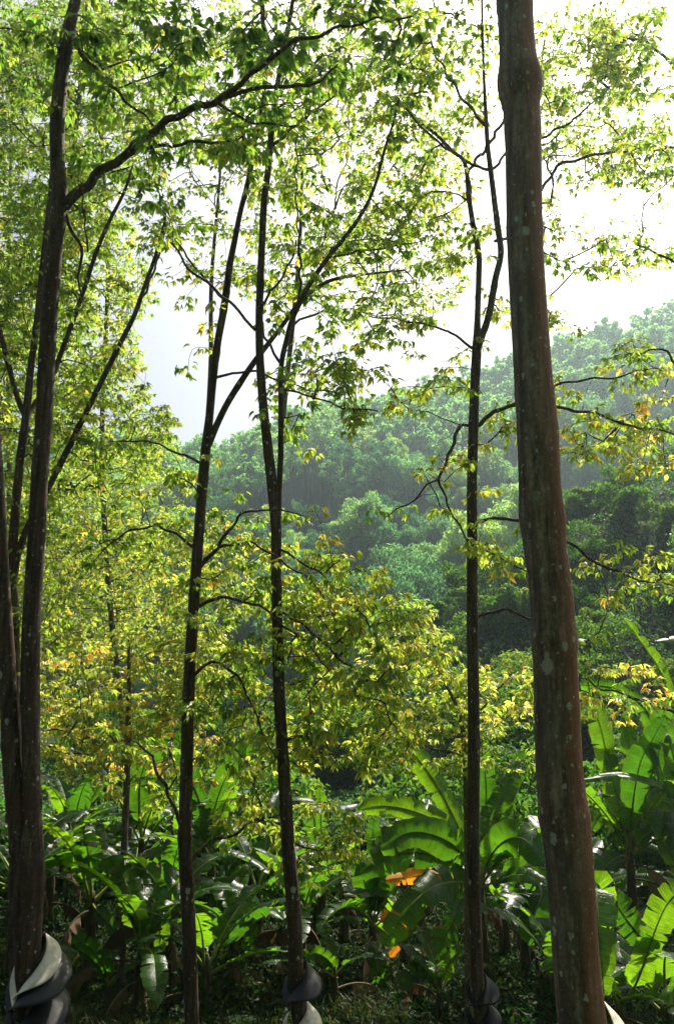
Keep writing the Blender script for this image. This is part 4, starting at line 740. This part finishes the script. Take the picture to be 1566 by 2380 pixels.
def crown_cloud(rg, nl, rad, hgt, nleaf, ls, spread=1.0, fill=.35, aspect=.5):
    """leaf faces over uneven lobes; radius rad, height hgt, lowest at z=0"""
    C, Nn = [], []
    lobes = []
    for k in range(nl):
        a = rg.uniform(0, 6.28); r = rad * math.sqrt(rg.random()) * .72 * spread; z = hgt * rg.uniform(.22, .82); rr = rad * rg.uniform(.2, .46) * (1.15 - .45 * z / hgt)
        lobes.append((r * math.cos(a), r * math.sin(a), z, rr))
    w = np.array([l[3] ** 2 for l in lobes]); w /= w.sum()
    which = rg.choice(len(lobes), nleaf, p=w); lo = np.array(lobes)[which]
    d = unit(rg.normal(0, 1, (nleaf, 3)) + np.array([0, 0, .25])); sh = 1 - fill * rg.random(nleaf) ** 1.5 + rg.normal(0, .06, nleaf)
    lump = 1 + .16 * np.sin(d[:, 0] * 7 + lo[:, 0] * 9) * np.sin(d[:, 1] * 6 + lo[:, 1] * 5) + .1 * np.sin(d[:, 2] * 11 + lo[:, 2] * 3)
    c = lo[:, :3] + d * (lo[:, 3] * sh * lump)[:, None] * np.array([1, 1, .8]); c[:, 2] = np.maximum(c[:, 2], .03)
    nn = unit(d + rg.normal(0, .45, (nleaf, 3))); L_ = ls * rg.uniform(.6, 1.35, nleaf)
    return leafquads(c, nn, L_, L_ * aspect * rg.uniform(.8, 1.2, nleaf), rg)
SHRUB = [(0, (.018, .06, .014)), (.35, (.04, .12, .02)), (.65, (.09, .19, .032)), (.88, (.17, .23, .045)), (1, (.22, .16, .06))]
M_shrub = leaf_material('shrub_leaf', SHRUB, trans=.5, gloss=.025, rough=.5, src='island', tint=(2.0, 2.0, .7), obj_var=.35)
M_weed = leaf_material('weed_leaf', [(0, (.005, .018, .006)), (.5, (.012, .036, .009)), (.85, (.028, .058, .013)), (1, (.07, .068, .024))], trans=.4, gloss=.012, rough=.5, src='island', tint=(1.5, 1.7, .7))
M_vine = leaf_material('vine_leaf', [(0, (.014, .06, .015)), (.5, (.035, .12, .026)), (.85, (.085, .18, .035)), (1, (.17, .19, .05))], trans=.45, gloss=.025, rough=.5, src='island', tint=(1.8, 2.0, .8))
M_far_hazed = leaf_material('far_leaf_hazed', [(0, (.02, .07, .05)), (.22, (.04, .125, .075)), (.5, (.10, .225, .12)), (.72, (.21, .33, .15)), (.88, (.33, .40, .17)), (1, (.34, .32, .16))], trans=.5, gloss=.01, rough=.5, src='island', tint=(2, 2.2, 1.0), obj_var=.8)  # bluish, lifted greens: distance haze painted into the leaf colour
M_grass = leaf_material('grass_blade', [(0, (.025, .045, .01)), (.6, (.05, .075, .016)), (1, (.13, .11, .045))], trans=.4, gloss=.02, rough=.5, src='island', tint=(1.3, 1.4, .6))

def stem_geo(h, r, n=5):
    return tube(np.array([[0, 0, -.3], [.02, .01, h * .5], [0, .03, h]]), np.array([r, r * .8, r * .4]), n, True)
def shrub_proto(seed, nl, rad, hgt, nleaf, ls, aspect=.5, mat=None):
    rg = np.random.default_rng(seed); V, T = crown_cloud(rg, nl, rad, hgt, nleaf, ls, aspect=aspect)
    g = Geo()
    for k in range(4):
        a = rg.uniform(0, 6.28); e = np.array([math.cos(a) * rad * .4, math.sin(a) * rad * .4, hgt * .6]); g.add(*tube(np.array([[0, 0, -.2], e * .5 + [0, 0, .15], e]), np.array([.02, .014, .006]), 5, False))
    return (V, T, g, mat or M_shrub)
def first_mesh(proto, name):
    V, T, g, mat = proto; root = bpy.data.objects.new(name, None); COL.objects.link(root)
    mesh_np('foliage', V, [T], mat, root, (0, 0, 0)); g.build('stem', M_twig, root, (0, 0, 0)); return root
def dup(root):
    r = root.copy(); COL.objects.link(r)
    for ch in root.children:
        c = ch.copy(); COL.objects.link(c); c.parent = r
    return r
SH_PROTO = [shrub_proto(31, 9, 1.0, 1.3, 2600, .13), shrub_proto(32, 12, 1.1, 1.7, 3200, .11), shrub_proto(33, 7, .9, 1.1, 2000, .15, .6), shrub_proto(34, 11, 1.2, 1.9, 3200, .12, .4), shrub_proto(35, 14, 1.0, 2.3, 3400, .17, .16)]
SH_LAB = ['rounded dark shrub draped in vines on the bank', 'tangled green shrub with small bright leaves on the bank', 'low broad-leaved shrub on the bank', 'tall rough shrub standing up from the overgrown bank', 'feathery bamboo-like shrub with fine pale leaves in the gully']
made = {}
rs = np.random.default_rng(77)
def put_shrub(kind, x, y, s, sink=.15):
    if kind not in made: r = first_mesh(SH_PROTO[kind], 'shrub'); made[kind] = r
    else: r = dup(made[kind])
    r.location = (x, y, gz(x, y) - sink * s); r.rotation_euler = (0, 0, rs.uniform(0, 6.28)); r.scale = (s, s, s * rs.uniform(.85, 1.15))
    tag(r, SH_LAB[kind], 'shrub', ['rounded shrubs on the bank', 'tangled shrubs on the bank', 'low shrubs on the bank', 'tall shrubs on the bank', 'feathery shrubs in the gully'][kind])
n = 0
for k in range(900):                                   # the overgrown bank
    if n >= 105: break
    y = rs.uniform(23, 43); x = rs.uniform(-.5, .62 * y)
    if y < 33 and x < (33 - y) * .35: continue
    put_shrub(int(rs.choice([0, 1, 2, 3], p=[.35, .3, .2, .15])), x, y, rs.uniform(.8, 1.7)); n += 1
for k in range(34):                                    # the gully: bamboo and bushes
    y = rs.uniform(24, 42); x = rs.uniform(-.32 * y, .06 * y); put_shrub(int(rs.choice([4, 4, 1, 3])), x, y, rs.uniform(1.0, 1.9))
for k in range(26):                                    # dark thicket behind and between the banana plants
    y = rs.uniform(16.5, 23); x = rs.uniform(-.48, .5) * y; put_shrub(int(rs.choice([0, 1, 2])), x, y, rs.uniform(1.1, 1.9))
# vines that cover the bank as one mass
N_ = 130000; vy = rs.uniform(19.5, 46, N_); vx = rs.uniform(-.55, .66, N_) * vy; keep = (rs.random(N_) < np.clip((vx + 4) / 4, .45, 1)); vx, vy = vx[keep], vy[keep]
h = .55 * np.abs(wob(vx, vy, 1.3, 9)) + .35 * np.abs(wob(vx, vy, 3.1, 10)); vz = ground(vx, vy) + h * rs.uniform(.5, 1.15, len(vx)) + .03
e = .15; nn = unit(np.stack([-(ground(vx + e, vy) - ground(vx - e, vy)) / (2 * e), -(ground(vx, vy + e) - ground(vx, vy - e)) / (2 * e), np.ones(len(vx))], 1)); nn = unit(nn + rs.normal(0, .5, nn.shape))
L_ = rs.uniform(.08, .2, len(vx)); V, T = leafquads(np.stack([vx, vy, vz], 1), nn, L_, L_ * rs.uniform(.5, .8, len(vx)), rs, droop=.9)
tag(mesh_np('undergrowth', V, [T], M_vine), 'dense dark green vines smothering the bank behind the banana plants', 'undergrowth', kind='stuff')
# weeds and litter plants of the gully floor
N_ = 95000; wy = rs.uniform(8.6, 24, N_); wx = rs.uniform(-.5, .6, N_) * wy
hh = .14 + .6 * np.clip(wob(wx, wy, 1.4, 21) + .25, 0, 1); wz = ground(wx, wy) + hh * rs.random(N_) ** .8 * np.clip((wy - 8.6) / 3, .12, 1)
keep = (wy + .3 * wx > 9); wx, wy, wz = wx[keep], wy[keep], wz[keep]
nn = unit(rs.normal(0, .6, (len(wx), 3)) + [0, 0, .8]); L_ = rs.uniform(.04, .13, len(wx)); V, T = leafquads(np.stack([wx, wy, wz], 1), nn, L_, L_ * .5, rs)
tag(mesh_np('weeds', V, [T], M_weed), 'low leafy weeds covering the shaded gully floor under the banana plants', 'weeds', kind='stuff')
# grass between the trees
N_ = 52000; ty = rs.uniform(7.0, 14, N_); tx = rs.uniform(-.5, .2, N_) * ty; keep = rs.random(N_) < np.clip(.5 + wob(tx, ty, 1.7, 30), .08, 1); tx, ty = tx[keep], ty[keep]; n = len(tx)
az = rs.uniform(0, 6.28, n); hh = rs.uniform(.06, .24, n) * (1 + .7 * np.clip(wob(tx, ty, 2.3, 31), 0, 1)); b = np.stack([tx, ty, ground(tx, ty)], 1); dirx = np.stack([np.cos(az), np.sin(az), np.zeros(n)], 1); sx = np.stack([-np.sin(az), np.cos(az), np.zeros(n)], 1)
wd = rs.uniform(.003, .007, n)[:, None]; up = np.array([0, 0, 1.]); ln = rs.uniform(.2, .9, n)[:, None]
V = np.stack([b - sx * wd, b + sx * wd, b + up * hh[:, None] * .6 + dirx * hh[:, None] * ln * .3 + sx * wd * .8, b + up * hh[:, None] * .6 + dirx * hh[:, None] * ln * .3 - sx * wd * .8, b + up * hh[:, None] * (1 - .3 * ln) + dirx * hh[:, None] * ln], 1)
off = (np.arange(n) * 5)[:, None]
tag(mesh_np('grass', V.reshape(-1, 3), [np.array([[0, 1, 2, 3]]) + off, np.array([[3, 2, 4]]) + off], M_grass), 'tufts of grass and dry seed heads round the foot of the trunks', 'grass', kind='stuff')

# ------------------------------------------------------------------ the wooded hill
def far_proto(seed, nl, rad, hgt, nleaf, ls, trunk, tr=.09, fill=.35):
    rg = np.random.default_rng(seed); V, T = crown_cloud(rg, nl, rad, hgt, nleaf, ls, fill=fill); V = V + [0, 0, trunk]
    g = Geo(); g.add(*stem_geo(trunk + hgt * .6, tr))
    for k in range(4):
        a = rg.uniform(0, 6.28); g.add(*tube(np.array([[0, 0, trunk * .8], [math.cos(a) * rad * .3, math.sin(a) * rad * .3, trunk + hgt * .3], [math.cos(a) * rad * .55, math.sin(a) * rad * .55, trunk + hgt * .6]]), np.array([tr * .5, tr * .35, .015]), 4, False))
    return V, T, g
FP = [far_proto(51, 20, 2.5, 4.2, 5200, .27, 1.0, fill=.5), far_proto(52, 26, 2.9, 5.4, 6400, .28, 1.4, fill=.5), far_proto(53, 14, 2.1, 3.2, 4000, .25, .6, fill=.45), far_proto(54, 18, 2.0, 6.2, 5000, .26, 1.2, fill=.5), far_proto(55, 18, 1.9, 5.0, 1900, .25, 4.6, .12, .9), far_proto(56, 24, 3.4, 4.2, 6200, .3, .8, fill=.5)]
FL_ = ['rounded blue-green tree in the mixed wood on the hill', 'broad domed tree in the mixed wood on the hill', 'small bushy tree low in the wood on the hill', 'upright oval tree in the mixed wood on the hill', 'thin pale-stemmed tree with a sparse crown in the hill plantation', 'wide spreading olive tree-top in the mixed wood on the hill']
fm = []
for k, (V, T, g) in enumerate(FP):
    Vg = np.concatenate(g.V); Qg = np.concatenate(g.Q); Tg = np.concatenate(g.T) if g.T else np.zeros((0, 3), int)
    VV = np.vstack([V, Vg]); T2 = np.vstack([T, Tg + len(V)]); Q2 = Qg + len(V)
    o = mesh_np('hill_tree', VV, [T2, Q2], [M_far_hazed, M_bark_pale], midx=np.concatenate([np.zeros(len(T)), np.ones(len(Tg) + len(Q2))]))
    fm.append(o)
used = [False] * len(fm)
rh = np.random.default_rng(99); pts = []
def spot_ok(x, y, d): return all((x - a) ** 2 + (y - b) ** 2 > d * d for a, b in pts)
cnt = 0
for t_ in range(6000):
    if cnt >= 250: break
    y = 56 + 66 * rh.random() ** .8; u = rh.uniform(-.26, .46); x = u * y
    if not spot_ok(x, y, 2.6): continue
    pts.append((x, y)); plant = wob(x, y, .09, 41) > .25 and y > 84
    k = 4 if plant else int(rh.choice([0, 1, 2, 3, 5], p=[.27, .2, .2, .18, .15]))
    o = fm[k] if not used[k] else fm[k].copy()
    if used[k]: COL.objects.link(o)
    used[k] = True; s = rh.choice([.6, .8, 1.0, 1.2, 1.55]) * rh.uniform(.9, 1.1) * (1 if y < 100 else .95)
    o.location = (x, y, gz(x, y) - .4); o.rotation_euler = (0, 0, rh.uniform(0, 6.28)); o.scale = (s, s, s * rh.uniform(.85, 1.25))
    tag(o, FL_[k], 'tree', ['round trees on the hill', 'domed trees on the hill', 'bushy trees on the hill', 'oval trees on the hill', 'thin plantation trees on the hill', 'spreading trees on the hill'][k]); cnt += 1
# beyond them the wood reads as one mass
VB, TB, QB, MB, nb = [], [], [], [], 0
VS, QS, TS, ns_ = [], [], [], 0
for t_ in range(1500):
    y = rh.uniform(112, 172); u = rh.uniform(-.5, .52); x = u * y
    if y < 124 and not spot_ok(x, y, 2.6): continue
    k = 4 if wob(x, y, .05, 43) > -.1 else int(rh.choice([0, 1, 3, 5])); V, T, g = FP[k]
    s = rh.uniform(.75, 1.2); a = rh.uniform(0, 6.28); c_, s_ = math.cos(a), math.sin(a); m_ = np.array([[c_, -s_, 0], [s_, c_, 0], [0, 0, 1.05]]) * s
    nfk = 900; sel = rh.permutation(len(T) // 2)[:nfk]; Vq = V.reshape(-1, 4, 3)[sel]; ctr = Vq.mean(1, keepdims=True); Vq = (ctr + (Vq - ctr) * 2.1).reshape(-1, 3)
    o_ = np.array([x, y, gz(x, y) - .3]); off = (np.arange(len(sel)) * 4)[:, None, None]; t4 = (np.array([[0, 1, 3], [0, 3, 2]])[None] + off).reshape(-1, 3)
    VB.append(Vq @ m_.T + o_); TB.append(t4 + nb); nb += len(Vq)
    Vs, Qs, Ts = stem_geo(8 * s if k == 4 else 4 * s, .09, 4); VS.append(Vs + o_); QS.append(Qs + ns_); TS.append(Ts + ns_); ns_ += len(Vs)
wood = thing('wood', (0, 140, gz(0, 140)), 'hazy wooded slope of thin trees climbing to the skyline', 'wood'); wood['kind'] = 'stuff'
M_wood_hazed = leaf_material('wood_leaf_hazed', [(0, (.07, .18, .11)), (.4, (.14, .30, .15)), (.7, (.22, .38, .17)), (1, (.3, .4, .19))], trans=.5, gloss=.01, rough=.5, src='island', tint=(2, 2.2, 1.0))  # paler greens still, with the distance haze put into the leaf colour
mesh_np('foliage', np.concatenate(VB), [np.concatenate(TB)], M_wood_hazed, wood, (0, 140, gz(0, 140)))
mesh_np('stems', np.concatenate(VS), [np.concatenate(QS), np.concatenate(TS)], M_bark_pale, wood, (0, 140, gz(0, 140)))

# ------------------------------------------------------------------ air
m, nt, N, L, out = newmat('haze_air')
pv = N.new('ShaderNodeVolumePrincipled'); pv.inputs['Color'].default_value = (.70, .92, 1.0, 1); pv.inputs['Density'].default_value = .0008; pv.inputs['Anisotropy'].default_value = .6
L.new(pv.outputs[0], out.inputs['Volume'])
zlo, zhi = float(ZZ.min()) - 1, 95.0
x0, x1, y0, y1 = -720, 720, -70, 1520
V = np.array([[x, y, z] for z in (zlo, zhi) for y in (y0, y1) for x in (x0, x1)], float)
tag(mesh_np('haze', V, [np.array([[0, 2, 3, 1], [4, 5, 7, 6], [0, 1, 5, 4], [2, 6, 7, 3], [0, 4, 6, 2], [1, 3, 7, 5]])], m), 'pale morning haze hanging over the valley and hill', 'haze', kind='stuff')

# ------------------------------------------------------------------ light, sky, camera
AZ, EL = R(30), R(52)
sdir = Vector((math.sin(AZ) * math.cos(EL), math.cos(AZ) * math.cos(EL), math.sin(EL)))
sun = bpy.data.lights.new('sun', 'SUN'); sun.energy = 5.0; sun.angle = R(.5); sun.color = (1.0, .93, .80)
so = bpy.data.objects.new('sun', sun); COL.objects.link(so); so.rotation_euler = (-sdir).to_track_quat('-Z', 'Y').to_euler()
w = bpy.data.worlds.new('World'); bpy.context.scene.world = w; w.use_nodes = True
nt = w.node_tree; bg = nt.nodes['Background']; sky = nt.nodes.new('ShaderNodeTexSky'); sky.sky_type = 'NISHITA'; sky.sun_disc = False
sky.sun_elevation = EL; sky.sun_rotation = AZ; sky.air_density = .8; sky.dust_density = 8.0; sky.ozone_density = 1.0
nt.links.new(sky.outputs[0], bg.inputs[0]); bg.inputs[1].default_value = .07
cam = bpy.data.cameras.new('camera'); co = bpy.data.objects.new('camera', cam); COL.objects.link(co)
cam.sensor_fit = 'VERTICAL'; cam.sensor_height = 36; cam.lens = 28; cam.clip_end = 5000; cam.clip_start = .05
co.location = (0, 0, CZ); co.rotation_euler = (R(90) + PITCH, 0, 0)
sc = bpy.context.scene; sc.camera = co
sc.view_settings.view_transform = 'Standard'; sc.view_settings.look = 'None'; sc.view_settings.exposure = 1.12; sc.view_settings.gamma = 1
c = sc.cycles
c.max_bounces = 7; c.diffuse_bounces = 3; c.glossy_bounces = 2; c.transmission_bounces = 4; c.volume_bounces = 0; c.transparent_max_bounces = 4
c.use_denoising = True; c.sample_clamp_indirect = 6; c.use_adaptive_sampling = True; c.adaptive_threshold = .02
